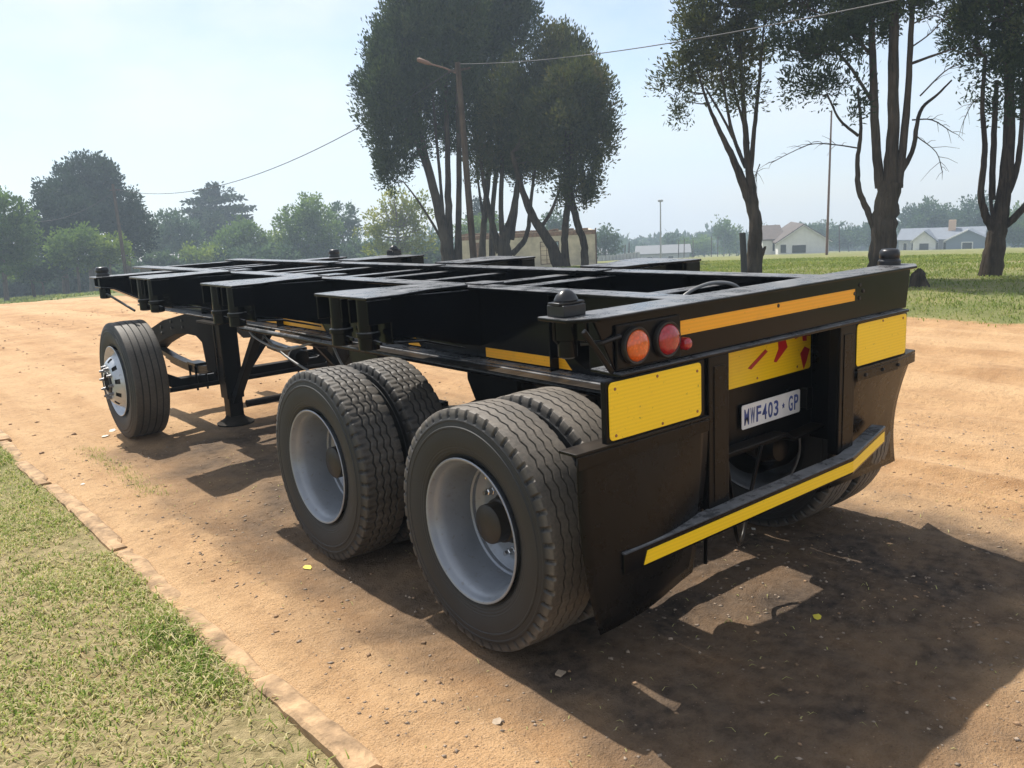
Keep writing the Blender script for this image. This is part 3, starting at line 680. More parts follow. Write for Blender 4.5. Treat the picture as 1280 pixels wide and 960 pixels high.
# rim of a dual wheel, outward = -x, tyre centre plane at x=0
rb = MB(); h = 0.128
prof = [(-h+0.018, 0.286), (-h+0.010, 0.300), (-h+0.004, 0.303), (-h+0.001, 0.300), (-h+0.003, 0.293), (-h+0.012, 0.287), (-h+0.024, 0.284), (-h+0.034, 0.277), (-h+0.046, 0.268), (-h+0.075, 0.262), (-h+0.115, 0.254), (-h+0.20, 0.250), (-h+0.206, 0.242), (-h+0.222, 0.240), (-h+0.226, 0.234), (-h+0.240, 0.222), (-h+0.250, 0.200), (-h+0.252, 0.150), (-h+0.252, 0.105)]
rb.lathe(prof, 72, 'x'); rb.lathe([(h+0.045, 0.262), (h-0.02, 0.262)], 40, 'x'); rb.lathe([(h-0.001, 0.300), (h-0.012, 0.286), (h-0.05, 0.268), (-h+0.255, 0.24), (-h+0.262, 0.2), (-h+0.262, 0.1)], 48, 'x')  # middle band added to block light passing between the dual wheels
rb.v = [(x, y, z) for x, y, z in rb.v]
rim_me = grab(rb.build('wheel', M['rim'], smooth=38))
hb = MB(); hb.lathe([(-h+0.251, 0.112), (-h+0.215, 0.110), (-h+0.20, 0.098), (-h+0.165, 0.094), (-h+0.16, 0.085), (-h+0.105, 0.083), (-h+0.10, 0.076), (-h+0.098, 0.02)], 36, 'x', cap1=True)
hub_me = grab(hb.build('hub', M['hub'], smooth=38))
nb = MB(); nb.lathe([(0.0, 0.019), (-0.008, 0.019), (-0.009, 0.0155), (-0.03, 0.0155), (-0.033, 0.011), (-0.05, 0.011)], 6, 'x', cap1=True); nut_me = grab(nb.build('wheel_nut', M['chrome'])); nut_dull = nut_me.copy(); nut_dull.materials[0] = M['steelnut']
vb = MB(); vb.tube([(-h+0.16, 0.235, 0.0), (-h+0.12, 0.228, 0.006), (-h+0.07, 0.222, 0.008)], 0.005, 8); valve_me = grab(vb.build('valve', M['chrome'], smooth=60))
# inner face drum
db = MB(); db.lathe([(-0.10, 0.20), (0.09, 0.205), (0.10, 0.19), (0.10, 0.07)], 40, 'x'); drum_me = grab(db.build('brake_drum', M['hub'], smooth=38))
# front rim: convex disc with hand holes
fbm = MB(); hf = 0.1575
fbm.lathe([(-hf+0.018, 0.286), (-hf+0.008, 0.300), (-hf+0.003, 0.303), (-hf+0.001, 0.298), (-hf+0.012, 0.287), (-hf+0.03, 0.278), (-hf+0.05, 0.262), (-hf+0.055, 0.25), (-hf+0.035, 0.232), (-hf+0.012, 0.218)], 60, 'x')
seg = 60; V = []; F = []
prof = [(-hf+0.012, 0.218), (-hf-0.008, 0.205), (-hf-0.028, 0.188), (-hf-0.042, 0.172), (-hf-0.05, 0.155), (-hf-0.05, 0.11), (-hf-0.048, 0.095)]
for a, r in prof:
    for k in range(seg): t = 2*PI*k/seg; V.append((a, r*math.cos(t), r*math.sin(t)))
for i in range(len(prof)-1):
    for k in range(seg):
        if i in (1, 2) and k % 6 in (0, 1): continue          # ten hand holes
        F.append((i*seg+k, i*seg+(k+1) % seg, (i+1)*seg+(k+1) % seg, (i+1)*seg+k))
fbm.add(V, F); fbm.lathe([(hf-0.001, 0.300), (hf-0.02, 0.284), (-hf+0.06, 0.26)], 48, 'x')
frim_me = grab(fbm.build('wheel', M['rimfront'], smooth=38))
fh = MB(); fh.lathe([(-hf+0.02, 0.20), (-hf-0.03, 0.16), (-hf-0.04, 0.092), (-hf-0.06, 0.09), (-hf-0.065, 0.075), (-hf-0.03, 0.07), (-hf-0.03, 0.01)], 36, 'x', cap1=True); fhub_me = grab(fh.build('hub', M['hub'], smooth=38))

def wheel(x, y, side, kind, outer=True, spin=0.0):
    """side -1: outward is -x"""
    rz = 0 if side < 0 else PI; inner_flip = not outer
    z = 0.518 if kind != 'front' else 0.512
    w = obj(frim_me if kind == 'front' else rim_me, 'wheel', TR, (x, y, z), (spin, 0, rz + (PI if inner_flip else 0)))
    obj(TM[kind], 'tyre', w, rot=(0, 0, PI if inner_flip else 0))
    if kind == 'front':
        obj(fhub_me, 'hub', w)
        for k in range(10): t = 2*PI*(k+0.5)/10; obj(nut_dull, 'wheel_nut', w, (-hf-0.05, 0.132*math.cos(t), 0.132*math.sin(t))).scale = (0.75, 0.85, 0.85)
        obj(drum_me, 'brake_drum', w, (0.06, 0, 0))
    elif outer:
        obj(hub_me, 'hub', w)
        for k in range(10): t = 2*PI*k/10; obj(nut_me, 'wheel_nut', w, (-h+0.252, 0.167*math.cos(t), 0.167*math.sin(t)))
        obj(valve_me, 'valve', w, rot=(1.9, 0, 0))
    else:
        obj(drum_me, 'brake_drum', w, (-0.05, 0, 0))
    return w
for sx in (-1, 1):
    for kind, y in (('rear', 0.51), ('mid', 1.84)):
        wheel(sx*1.102, y, sx, kind, True, -0.15); wheel(sx*0.798, y, sx, kind, False, random.uniform(0, 6))
    wheel(sx*1.045, 5.60, sx, 'front', True, 0.4)

# ---- running gear
for y, z in ((0.51, 0.518), (1.84, 0.518)):
    mb = MB(); mb.lathe([(-0.98, 0.05), (-0.6, 0.05), (-0.58, 0.062), (0.58, 0.062), (0.6, 0.05), (0.98, 0.05)], 20, 'x', (0, y, z), True, True)
    for sx in (-1, 1): mb.box(0.5*sx-0.05, 0.5*sx+0.05, y-0.06, y+0.06, z+0.055, z+0.11)
    P('axle', mb, 'black_low', TR, 0, 40)
mb = MB()
mb.lathe([(-1.0, 0.045), (-0.86, 0.05), (-0.80, 0.07), (-0.78, 0.07)], 20, 'x', (0, 5.6, 0.50), True)
mb.lathe([(0.78, 0.07), (0.80, 0.07), (0.86, 0.05), (1.0, 0.045)], 20, 'x', (0, 5.6, 0.50), False, True)
mb.prism([(-0.82, 0.44), (-0.70, 0.35), (0.70, 0.35), (0.82, 0.44), (0.82, 0.54), (0.66, 0.455), (-0.66, 0.455), (-0.82, 0.54)], 'y', 5.545, 5.655)
P('front_axle', mb, 'black_low', TR, 0.006)
mb = MB(); mb.tube([(-0.83, 5.36, 0.40), (0.83, 5.36, 0.40)], 0.022, 10); P('track_rod', mb, 'black_low', TR, 0, 40)
for sx in (-1, 1):
    xs = 0.49*sx
    for (yc, y0, y1, zc, ze) in ((0.51, 0.19, 1.05, 0.665, 0.79), (1.84, 1.30, 2.38, 0.665, 0.79), (5.60, 4.98, 6.72, 0.50, 0.60)):
        mb = MB(); nl = 7 if yc < 5 else 5
        for k in range(nl):
            f_ = 1-0.11*k; pts = []
            for q in range(9):
                t = q/8*2-1; yy = yc + ((y1-yc) if t > 0 else (yc-y0))*t*f_; zz = zc + (ze-zc)*(t*f_)**2 - 0.0145*k + 0.045
                pts.append((yy, zz))
            for a, b in zip(pts[:-1], pts[1:]): mb.bar((xs, a[0], a[1]), (xs, b[0], b[1]), 0.075, 0.013, (0,0,1))
        for dy in (-0.075, 0.075):
            for dx_ in (-0.045, 0.045): mb.tube([(xs+dx_, yc+dy, zc-0.17), (xs+dx_, yc+dy, zc+0.07)], 0.010, 6)
        mb.box(xs-0.055, xs+0.055, yc-0.10, yc+0.10, zc+0.052, zc+0.075)
        P('leaf_spring', mb, 'black_low', TR, 0, None)
    for (ya, yb, yb0, yb1, zb) in ((0.98, 1.38, 1.06, 1.27, 0.74), (2.28, 2.62, 2.34, 2.50, 0.72), (0.14, 0.34, 0.15, 0.27, 0.76)):
        mb = MB()
        for dx_ in (-0.062, 0.052): mb.prism([(ya, ZB-0.001), (yb, ZB-0.001), (yb, 0.93), (yb1, zb), (yb0, zb), (ya, 0.93)], 'x', xs+dx_, xs+dx_+0.01)
        mb.box(xs-0.0515, xs+0.0515, ya+0.01, ya+0.02, 0.84, ZB-0.001); mb.lathe([(-0.075, 0.035), (0.075, 0.035)], 16, 'x', (xs, (yb0+yb1)/2, zb+0.06), True, True)
        P('spring_hanger', mb, 'black_low', TR, 0)
    mb = MB(); mb.prism([(0.95, 0.80), (1.10, 0.86), (1.22, 0.86), (1.38, 0.80), (1.38, 0.74), (1.22, 0.79), (1.10, 0.79), (0.95, 0.74)], 'x', xs-0.035, xs+0.035); P('equaliser', mb, 'black_low')
    mb = MB(); mb.tube([(xs, 1.2, 0.76), (xs, 0.62, 0.56)], 0.028, 10); mb.tube([(xs, 2.42, 0.76), (xs, 1.95, 0.56)], 0.028, 10); P('radius_rods', mb, 'black_low', TR, 0, 40)
    # arched front sub-frame above the front axle
    arch = [(4.86, ZB-0.001), (5.55, ZB-0.001), (6.15, 0.925), (6.62, 0.80), (6.98, 0.70), (7.0, 0.655), (6.76, 0.575), (6.62, 0.59), (6.42, 0.67), (6.15, 0.745), (5.85, 0.815), (5.55, 0.845), (5.30, 0.845), (5.17, 0.80), (5.12, 0.56), (4.92, 0.56), (4.88, 0.80)]
    mb = MB(); mb.prism(arch, 'x', 0.425*sx, 0.575*sx); b = P('front_subframe', mb, 'matt', TR, 0.006)
    for (yy, zz) in ((6.62, 0.74), (6.62, 0.68), (6.2, 0.86), (6.2, 0.80), (5.9, 0.93), (5.9, 0.87), (5.6, 0.96), (5.6, 0.90), (6.45, 0.79)):
        m2 = MB(); m2.lathe([(0.5755*sx, 0.014), (0.585*sx, 0.014), (0.586*sx, 0.004)], 8, 'x', (0, yy, zz), False, True); P('bolt', m2, 'hub', b, 0)
    # shock/brake chambers
    for yy in (0.20, 1.53, 5.32):
        mb = MB(); zc = 0.60 if yy < 5 else 0.52
        mb.lathe([(-0.09, 0.03), (-0.085, 0.07), (-0.01, 0.085), (0.0, 0.092), (0.01, 0.085), (0.08, 0.07), (0.09, 0.03)], 20, 'y', (0.36*sx, yy, zc), True, True); P('brake_chamber', mb, 'black_low', TR, 0, 40)
    # landing leg
    mb = MB(); xl, yl = 0.50*sx, 4.80
    mb.box(xl-0.072, xl+0.072, yl-0.072, yl+0.072, 0.36, ZB-0.03); mb.box(xl-0.058, xl+0.058, yl-0.058, yl+0.058, 0.20, 0.359)
    mb.box(xl-0.14, xl+0.14, yl-0.16, yl+0.26, ZB-0.029, ZB-0.014)
    for dy in (-0.087, 0.087): mb.box(xl-0.0785, xl-0.0725, yl+dy*0.7-0.012, yl+dy*0.7+0.012, 0.5, ZB-0.03)
    L_ = P('landing_leg', mb, 'black_low', TR, 0.006)
    mb = MB(); mb.lathe([(0.135, 0.150), (0.148, 0.152), (0.158, 0.13), (0.185, 0.085), (0.205, 0.075)], 32, 'z', (xl, yl, 0), True, True); P('foot', mb, 'matt', L_, 0, 38)
    mb = MB(); mb.bar((xl, yl-0.05, 0.33), (xl, yl-0.72, ZB-0.005), 0.06, 0.06); mb.bar((xl*0.86, yl-0.06, 0.52), (xl*0.1, yl-0.06, 0.98), 0.05, 0.05); P('leg_brace', mb, 'black_low', L_, 0.003)
    mb = MB(); mb.lathe([(0.0, 0.018), (0.05, 0.018), (0.055, 0.012)], 8, 'z', (xl-0.10*-sx*-1, yl+0.12, ZB-0.013), False, True); P('bolt', mb, 'chrome', L_, 0)
mb = MB(); mb.tube([(-0.42, 4.72, 0.30), (0.42, 4.72, 0.30)], 0.03, 12); P('leg_tie_bar', mb, 'black_low', TR, 0, 40)
mb = MB(); mb.lathe([(4.30, 0.05), (4.31, 0.12), (4.34, 0.135), (4.9, 0.135), (4.93, 0.12), (4.94, 0.05)], 24, 'y', (0.15, 0, 0.86), True, True); P('air_tank', mb, 'black_low', TR, 0, 40)
# hoses under the frame
for pts, r_ in (([(-0.50, 4.35, 1.00), (-0.56, 4.05, 0.93), (-0.55, 3.6, 0.88), (-0.52, 3.1, 0.98)], 0.009), ([(-0.45, 4.3, 0.98), (-0.40, 3.9, 0.78), (-0.38, 3.3, 0.66), (-0.42, 2.6, 0.62), (-0.42, 2.0, 0.66)], 0.009), ([(-0.48, 3.0, 0.98), (-0.50, 2.75, 0.80), (-0.42, 2.4, 0.70)], 0.008)):
    mb = MB(); mb.tube(spline(pts, 8), r_, 8); P('air_hose', mb, 'cable', TR, 0, 60)
for pts in ([(-0.30, -0.02, 0.98), (-0.28, -0.06, 0.62), (-0.20, -0.04, 0.34), (-0.05, 0.04, 0.28), (0.10, 0.10, 0.45), (0.18, 0.10, 0.66)], [(-0.36, 0.0, 0.98), (-0.36, 0.0, 0.55), (-0.34, 0.02, 0.25)]):
    mb = MB(); mb.tube(spline(pts, 8), 0.009, 8); P('cable', mb, 'black_low', TR, 0, 60)
# ------------------------------------------------------------------ vegetation
def leaves(name, lobes, mat, rc, spacing, per, ln, wd, up=0.5, droop=0.0, parent=None, dens_low=1.0, shell=(0.5, 1.0), seed=0, flat=1.0, hole=0.0, core=0.0):
    """crown of leaf sprays gathered in clumps through the lobes' volume"""
    rng = np.random.default_rng(seed); cs = []; dirs = []; tone = []
    for (C, a) in lobes:
        C = np.array(C); a = np.array(a)
        area = 4*PI*((a[0]*a[1])**1.6/3+(a[0]*a[2])**1.6/3+(a[1]*a[2])**1.6/3)**(1/1.6)
        n = max(6, int(area/(spacing**2)*1.15))
        d = rng.normal(size=(n, 3)); d /= np.linalg.norm(d, axis=1)[:, None]
        rad = shell[0]+(shell[1]-shell[0])*rng.random(n)**0.6
        p = C + d*a*rad[:, None]*(1+0.13*rng.normal(size=(n, 1)))
        keep = rng.random(n) > hole*(vnoise(p[:, 0]*1.0+p[:, 1]*0.7, p[:, 2], 0.55/rc*0.4, seed % 7)*0.5+0.5)*2
        low = d[:, 2] < -0.2
        keep &= ~(low & (rng.random(n) > dens_low))
        cs.append(p[keep]); dirs.append(d[keep]); tone.append(rng.normal()*0.11+0.22*vnoise(p[keep][:, 0]+p[keep][:, 1], p[keep][:, 2]*1.3, 0.8/rc*0.35, 3+seed % 5, 2))
    cs = np.concatenate(cs); dirs = np.concatenate(dirs); tone = np.concatenate(tone)
    K = len(cs); m = per
    tone = np.clip(0.42+tone+0.15*rng.normal(size=K), 0.02, 0.98)
    off = np.clip(rng.normal(size=(K, m, 3)), -1.7, 1.7)*np.array([rc, rc, rc*flat])*0.55*(0.7+0.6*rng.random((K, 1, 1)))
    p = cs[:, None, :]+off
    od = off/(np.linalg.norm(off, axis=2, keepdims=True)+1e-6)
    dr = dirs[:, None, :]*0.5+od*0.7+rng.normal(size=(K, m, 3))*0.45+np.array([0, 0, up-droop]); dr /= np.linalg.norm(dr, axis=2, keepdims=True)
    sd_ = np.cross(dr, rng.normal(size=(K, m, 3))); sd_ /= np.linalg.norm(sd_, axis=2, keepdims=True)+1e-9
    L = ln*(0.6+0.8*rng.random((K, m, 1))); Wd = wd*(0.6+0.8*rng.random((K, m, 1)))
    V = np.stack([p-dr*L*0.5, p+sd_*Wd*0.5, p+dr*L*0.5, p-sd_*Wd*0.5], 2).reshape(-1, 3)
    tv = np.clip(tone[:, None]+0.13*rng.normal(size=(K, m)), 0, 1); tv = np.repeat(tv.ravel(), 4)
    if core:
        cv = []; ct = []
        for (C, a) in lobes:
            C = np.array(C); a = np.array(a)
            if min(a[0], a[2]) < ln*5: continue
            q = max(20, int(core*4*PI*(a[0]*a[2])/(ln*ln*9)))
            d = rng.normal(size=(q, 3)); d /= np.linalg.norm(d, axis=1)[:, None]; pc = C+d*a*(0.1+0.5*rng.random((q, 1)))
            n1 = rng.normal(size=(q, 3)); n1 /= np.linalg.norm(n1, axis=1)[:, None]; n2 = np.cross(n1, rng.normal(size=(q, 3))); n2 /= np.linalg.norm(n2, axis=1)[:, None]
            s1 = ln*1.3*(0.5+rng.random((q, 1))); s2 = ln*0.7*(0.5+rng.random((q, 1)))
            cv.append(np.stack([pc-n1*s1, pc+n2*s2, pc+n1*s1*0.8, pc-n2*s2*1.1], 1).reshape(-1, 3)); ct.append(np.repeat(np.clip(0.35+0.15*rng.normal(size=q), 0, 1), 4))
        V = np.concatenate([V]+cv); tv = np.concatenate([tv]+ct)
    nf = len(V)//4; o = np_mesh(name, V, np.arange(nf*4), np.full(nf, 4), mat, dict(v=tv))
    if parent: o.parent = parent
    return o, cs

def img_lobes(lobes, dist, depth=1.0):
    """lobes given by photo position and size at the tree's distance; depth offset in metres along the view"""
    out = []; k = dist/FPX
    for lb in lobes:
        px, py, rx, ry = lb[:4]; dz = lb[4] if len(lb) > 4 else 0.0
        c = at_dist(px, py, dist+dz); out.append((c, (rx*k*0.93, max(rx, 0.75*ry)*k*depth*0.93, ry*k*0.95)))
    return out

def tree(name, label, group, dist, base_px, stems, lobes, mat, bark='bark', rc=0.35, spacing=0.42, per=34, ln=0.24, wd=0.09, up=0.5, seed=1, twigs=60, depth=1.0, hole=0.0, dens_low=0.8, shell=(0.5, 1.0), flat=1.0, cat='tree', bare=(), thin=0.82, core=0.8):
    b = foot(base_px, dist); root = empty(name, b); tag(root, label, cat, group)
    rnd = random.Random(seed); nodes = []; mb = MB(); k = dist/FPX
    def conv(st, to_ground):
        pts = []; rad = []
        for i, q in enumerate(st):
            px, py, w = q[:3]; dz = q[3] if len(q) > 3 else 0.0
            p = at_dist(px, py, dist+dz)
            if i == 0 and to_ground: p = np.array([p[0], p[1], gz(p[0], p[1])-0.15])
            pts.append(p); rad.append(max(w*k/2*thin, 0.012))
        return pts, rad
    for st in stems:
        g = st[0][1] is None
        if g: st = [(st[0][0], 338, st[0][2]*1.12)+tuple(st[0][3:])]+list(st[1:])
        pts, rad = conv(st, g)
        sp = spline(pts, 6); rr = np.interp(np.linspace(0, len(pts)-1, len(sp)), range(len(pts)), rad)
        sp = [Vector(p)+Vector((rnd.gauss(0, 1), rnd.gauss(0, 1), 0))*r*0.06 for p, r in zip(sp, rr)]
        mb.tube(sp, list(rr), 12 if rr[0] > 0.08 else 6, 0.07); nodes += [(np.array(p), r) for p, r in zip(sp, rr)]
    L = img_lobes(lobes, dist, depth); zlow = min(c[2]-a[2] for c, a in L)-0.6
    nodes = [q for q in nodes if q[0][2] > zlow] or nodes
    crown, cs = leaves('crown', [(c, a) for c, a in L], M[mat], rc, spacing, per, ln, wd, up, seed=seed, hole=hole, dens_low=dens_low, shell=shell, flat=flat, core=core)
    # limbs reaching from the stems into the crown
    if nodes and twigs:
        NP_ = np.array([n[0] for n in nodes]); NR = np.array([n[1] for n in nodes])
        for i in rnd.sample(range(len(cs)), min(twigs, len(cs))):
            c = cs[i]; d = np.linalg.norm(NP_-c, axis=1) + 2.0*np.maximum(0, NP_[:, 2]-c[2]+0.25*np.hypot(*(NP_-c)[:, :2].T))
            j = int(np.argmin(d)); a = NP_[j]; mid = a*0.5+c*0.5+np.array([rnd.gauss(0, 0.1), rnd.gauss(0, 0.1), -0.06*np.linalg.norm(c-a)])
            r0 = min(NR[j]*0.55, 0.012+0.016*np.linalg.norm(c-a))
            pts = spline([a, mid, c], 3); n = len(pts)
            mb.tube(pts, [r0*(1-0.8*q/(n-1)) for q in range(n)], 5, 0.0, False)
    for st in bare:
        pts, rad = conv(st, False); sp = spline(pts, 4); rr = np.interp(np.linspace(0, len(pts)-1, len(sp)), range(len(pts)), rad)
        mb.tube(sp, [r*0.7 for r in rr], 5, 0.0, False)
        for q in range(len(sp)):
            iq = rnd.randrange(2, len(sp)); p = Vector(sp[iq]); tg = (Vector(sp[iq])-Vector(sp[iq-1])).normalized(); v = (tg*0.9+Vector((rnd.gauss(0, .6), rnd.gauss(0, .6), rnd.gauss(0.1, 0.5)))).normalized()*rnd.uniform(0.12, 0.5)
            mb.tube([p, p+v*0.5+Vector((0, 0, 0.03)), p+v], [0.006, 0.0045, 0.0025], 4, 0.0, False)
    t = mb.build('trunk', M[bark], None, smooth=60)
    inv = root.location.copy()
    for o in (t, crown):
        o.parent = root; o.matrix_parent_inverse = Matrix.Translation(-inv)
    return root

CY = dict(bark='bark', group='tall cypress trees')
tree('cypress_tree', 'broad dark cypress with a cluster of straight trunks behind the wooden street light pole', 'tall cypress trees', 36, 560,
     [[(563, None, 30), (556, 295, 25), (543, 240, 17), (528, 175, 11), (512, 105, 7), (500, 40, 4)], [(563, None, 22), (561, 290, 17), (560, 220, 12), (558, 130, 9), (556, 40, 5)],
      [(572, None, 18), (573, 280, 13), (574, 200, 11), (572, 110, 8), (575, 20, 4)], [(545, 262, 8), (530, 205, 7), (508, 150, 5), (490, 95, 3)], [(552, 300, 6), (538, 275, 5), (522, 250, 4), (505, 228, 2.5)], [(556, 290, 8), (548, 200, 7), (540, 110, 5)]],
     [(532, 55, 60, 55), (500, 78, 42, 62, 0.6), (482, 120, 34, 60, -0.4), (497, 172, 36, 40), (492, 210, 24, 26, 0.3), (548, 90, 42, 60, 0.8), (562, 25, 48, 45, -0.5), (525, 10, 42, 36, 0.5), (550, -25, 60, 40), (520, 130, 32, 48, 1.0), (570, 150, 20, 50, 1.0)],
     'cyp', seed=3, twigs=130, hole=0.3, thin=0.58, rc=0.30, spacing=0.42, per=74, ln=0.17, wd=0.062, flat=1.7, shell=(0.55, 1.03), up=0.9)
tree('cypress_tree', 'tallest cypress of the group with a high crown partly hidden behind the others', 'tall cypress trees', 40, 605,
     [[(600, None, 18), (604, 290, 13), (610, 220, 11), (614, 130, 9), (618, 30, 6)], [(615, None, 14), (616, 260, 10), (626, 170, 8), (640, 60, 5)], [(606, 280, 6), (598, 230, 5), (594, 160, 4)]],
     [(620, 10, 42, 45), (605, 60, 36, 48), (640, 30, 30, 48), (600, 110, 30, 40, 0.7), (625, -35, 46, 40), (588, 20, 26, 36)], 'cyp', seed=4, thin=0.6, twigs=70, hole=0.15, rc=0.30, spacing=0.44, per=60, ln=0.19, wd=0.07, flat=1.7, shell=(0.55, 1.03), up=0.9)
tree('cypress_tree', 'dense olive cypress forking low into several trunks in front of the ruined building', 'tall cypress trees', 37, 632,
     [[(633, None, 32), (630, 305, 26), (640, 270, 14), (650, 215, 11), (660, 140, 7), (680, 80, 4)], [(625, 315, 18), (614, 275, 11), (606, 235, 9), (598, 180, 5)], [(630, 318, 14), (626, 260, 10), (628, 190, 8), (622, 120, 4)], [(640, 318, 13), (658, 295, 10), (664, 250, 7), (672, 190, 5), (690, 120, 4)], [(640, 300, 9), (646, 250, 8), (646, 200, 6)]],
     [(640, 135, 44, 52), (612, 170, 26, 46, 0.5), (668, 120, 40, 52), (692, 75, 28, 42), (712, 80, 34, 38, 0.6), (655, 185, 34, 36), (600, 200, 16, 28), (640, 195, 30, 30, 1.0), (728, 100, 26, 34), (676, 200, 26, 26)],
     'cyp_brown', seed=5, thin=0.6, twigs=110, hole=0.32, rc=0.30, spacing=0.42, per=74, ln=0.17, wd=0.062, flat=1.7, shell=(0.55, 1.03), up=0.9)
tree('cypress_tree', 'rounded brown-green cypress with a leaning lower trunk beside the barred window', 'tall cypress trees', 33, 702,
     [[(702, None, 26), (690, 308, 20), (668, 275, 15), (652, 235, 11), (640, 190, 8)], [(708, None, 16), (706, 305, 13), (708, 268, 12), (712, 230, 9), (716, 170, 7), (716, 110, 4)], [(731, None, 14), (730, 305, 13), (722, 280, 13), (713, 240, 12), (710, 190, 10), (706, 130, 7)], [(715, 230, 5), (730, 200, 4), (745, 160, 3)], [(676, 285, 7), (690, 262, 6), (702, 230, 4)]],
     [(706, 140, 46, 48), (735, 140, 27, 52, 0.5), (690, 180, 36, 32), (722, 105, 38, 34), (728, 205, 28, 34), (722, 236, 26, 20), (742, 175, 18, 40), (676, 165, 22, 30), (745, 128, 18, 32, 0.6)],
     'cyp_brown', seed=6, thin=0.68, twigs=110, hole=0.28, rc=0.28, spacing=0.43, per=74, ln=0.165, wd=0.06, flat=1.4, shell=(0.55, 1.03), up=0.8)
NR = dict(ln=0.105, wd=0.036, rc=0.25, spacing=0.39, per=125, flat=1.15, shell=(0.4, 1.03), core=0.6)
tree('cypress_tree', 'slender cypress with a crooked trunk beside the short black post', 'tall cypress trees', 20.5, 940,
     [[(941, None, 27), (944, 305, 24), (943, 268, 21), (930, 232, 16), (915, 195, 11), (900, 165, 8), (885, 130, 5), (872, 90, 3)], [(943, 270, 17), (940, 235, 15), (934, 195, 11), (930, 140, 8), (926, 80, 6), (920, 10, 4)], [(938, 215, 9), (944, 150, 7), (950, 90, 5), (955, 30, 3)], [(932, 210, 7), (915, 165, 6), (905, 110, 4), (895, 50, 3)], [(925, 190, 5), (905, 150, 4), (882, 110, 3)], [(936, 180, 5), (915, 100, 4), (905, 40, 3)], [(948, 330, 10), (955, 312, 6), (957, 308, 3)]],
     [(905, 40, 42, 46), (868, 85, 34, 36), (846, 112, 18, 26), (935, 60, 34, 50, 0.5), (870, 30, 34, 34), (945, 10, 46, 34), (905, -20, 60, 40), (850, 146, 14, 12), (895, 100, 26, 34, 0.6), (930, 110, 18, 30, -0.4), (950, -70, 50, 45), (900, -85, 44, 40), (1000, -60, 50, 50, 0.5), (930, -125, 80, 60), (970, -200, 70, 60)],
     'cyp_brown', thin=0.7, seed=7, twigs=170, hole=0.38, dens_low=0.5, bare=[[(950, 205, 3), (946, 215, 2), (944, 222, 1.5)]], **NR)
tree('cypress_tree', 'massive dark cypress trunk dividing into three upright stems with dead side branches', 'tall cypress trees', 19.5, 1105,
     [[(1103, None, 48), (1104, 310, 42), (1108, 265, 40), (1112, 228, 36)], [(1112, 240, 24), (1116, 160, 19), (1117, 60, 16), (1119, -60, 12), (1120, -160, 6)], [(1100, 235, 17), (1094, 160, 14), (1091, 80, 12), (1088, -10, 9), (1080, -110, 5)], [(1122, 235, 16), (1131, 160, 12), (1138, 60, 9), (1142, -40, 7), (1150, -120, 4)],
      [(1094, 290, 12), (1084, 262, 11), (1073, 236, 10), (1072, 200, 8), (1076, 160, 6), (1072, 110, 4)], [(1118, 228, 10), (1140, 190, 8), (1150, 140, 6), (1172, 118, 4), (1190, 100, 2.5)], [(1073, 170, 5), (1050, 150, 4), (1035, 120, 3)], [(1092, 130, 6), (1060, 80, 5), (1030, 50, 3)], [(1091, 70, 6), (1050, 30, 5), (1010, 10, 3)], [(1138, 80, 5), (1165, 70, 4), (1195, 60, 2)]],
     [(1050, 40, 46, 42), (1012, 62, 36, 40), (986, 40, 28, 36), (1085, 20, 48, 36, 0.6), (1120, -15, 60, 36), (1030, 105, 28, 20), (1000, 105, 20, 20), (1068, 110, 24, 26), (1040, -20, 60, 40), (975, -5, 36, 36), (1080, -90, 70, 50), (1150, -80, 50, 50), (1060, 150, 12, 14), (1060, -140, 90, 60), (1140, -190, 90, 70)],
     'cyp', thin=0.66, seed=8, twigs=200, hole=0.42, dens_low=0.6,
     bare=[[(1072, 185, 4), (1045, 181, 3), (1015, 180, 2), (990, 190, 1.5), (965, 203, 1)], [(1140, 150, 4), (1165, 150, 3), (1190, 165, 1.5)], [(1150, 120, 4), (1180, 90, 3), (1200, 80, 1.5)], [(1138, 60, 4), (1165, 40, 3), (1185, 15, 2)], [(1140, 30, 4), (1170, 20, 3), (1195, 40, 1.5)], [(1145, 170, 3), (1170, 190, 2), (1178, 215, 1)]], **NR)
tree('cypress_tree', 'forked cypress with curved lower limbs and pale bark standing in lawn shade', 'tall cypress trees', 20.0, 1243,
     [[(1238, None, 30), (1243, 310, 27), (1250, 275, 22), (1258, 220, 18), (1262, 140, 14), (1260, 60, 10), (1262, -50, 6)], [(1242, 290, 12), (1232, 268, 11), (1226, 240, 9), (1231, 190, 8), (1228, 130, 6), (1232, 70, 5)], [(1252, 285, 12), (1272, 268, 10), (1288, 245, 9), (1296, 200, 7)], [(1256, 250, 10), (1270, 215, 9), (1276, 170, 7), (1280, 100, 5)], [(1240, 250, 9), (1242, 180, 8), (1246, 100, 6)], [(1241, 275, 5), (1238, 235, 5), (1243, 190, 4)]],
     [(1238, 25, 46, 46), (1272, 70, 34, 40), (1214, 50, 22, 36), (1262, 130, 22, 26), (1250, -40, 60, 40), (1290, 20, 40, 50), (1238, 85, 24, 20), (1240, -130, 85, 60), (1300, -80, 50, 50), (1215, 95, 12, 16)],
     'cyp', thin=0.74, seed=9, twigs=170, hole=0.32, dens_low=0.6, bare=[[(1228, 120, 3), (1215, 130, 2), (1205, 150, 1)]], **NR)
FAR = dict(ln=0.30, wd=0.17, rc=0.50, spacing=0.80, per=30, twigs=14, shell=(0.6, 1.05))
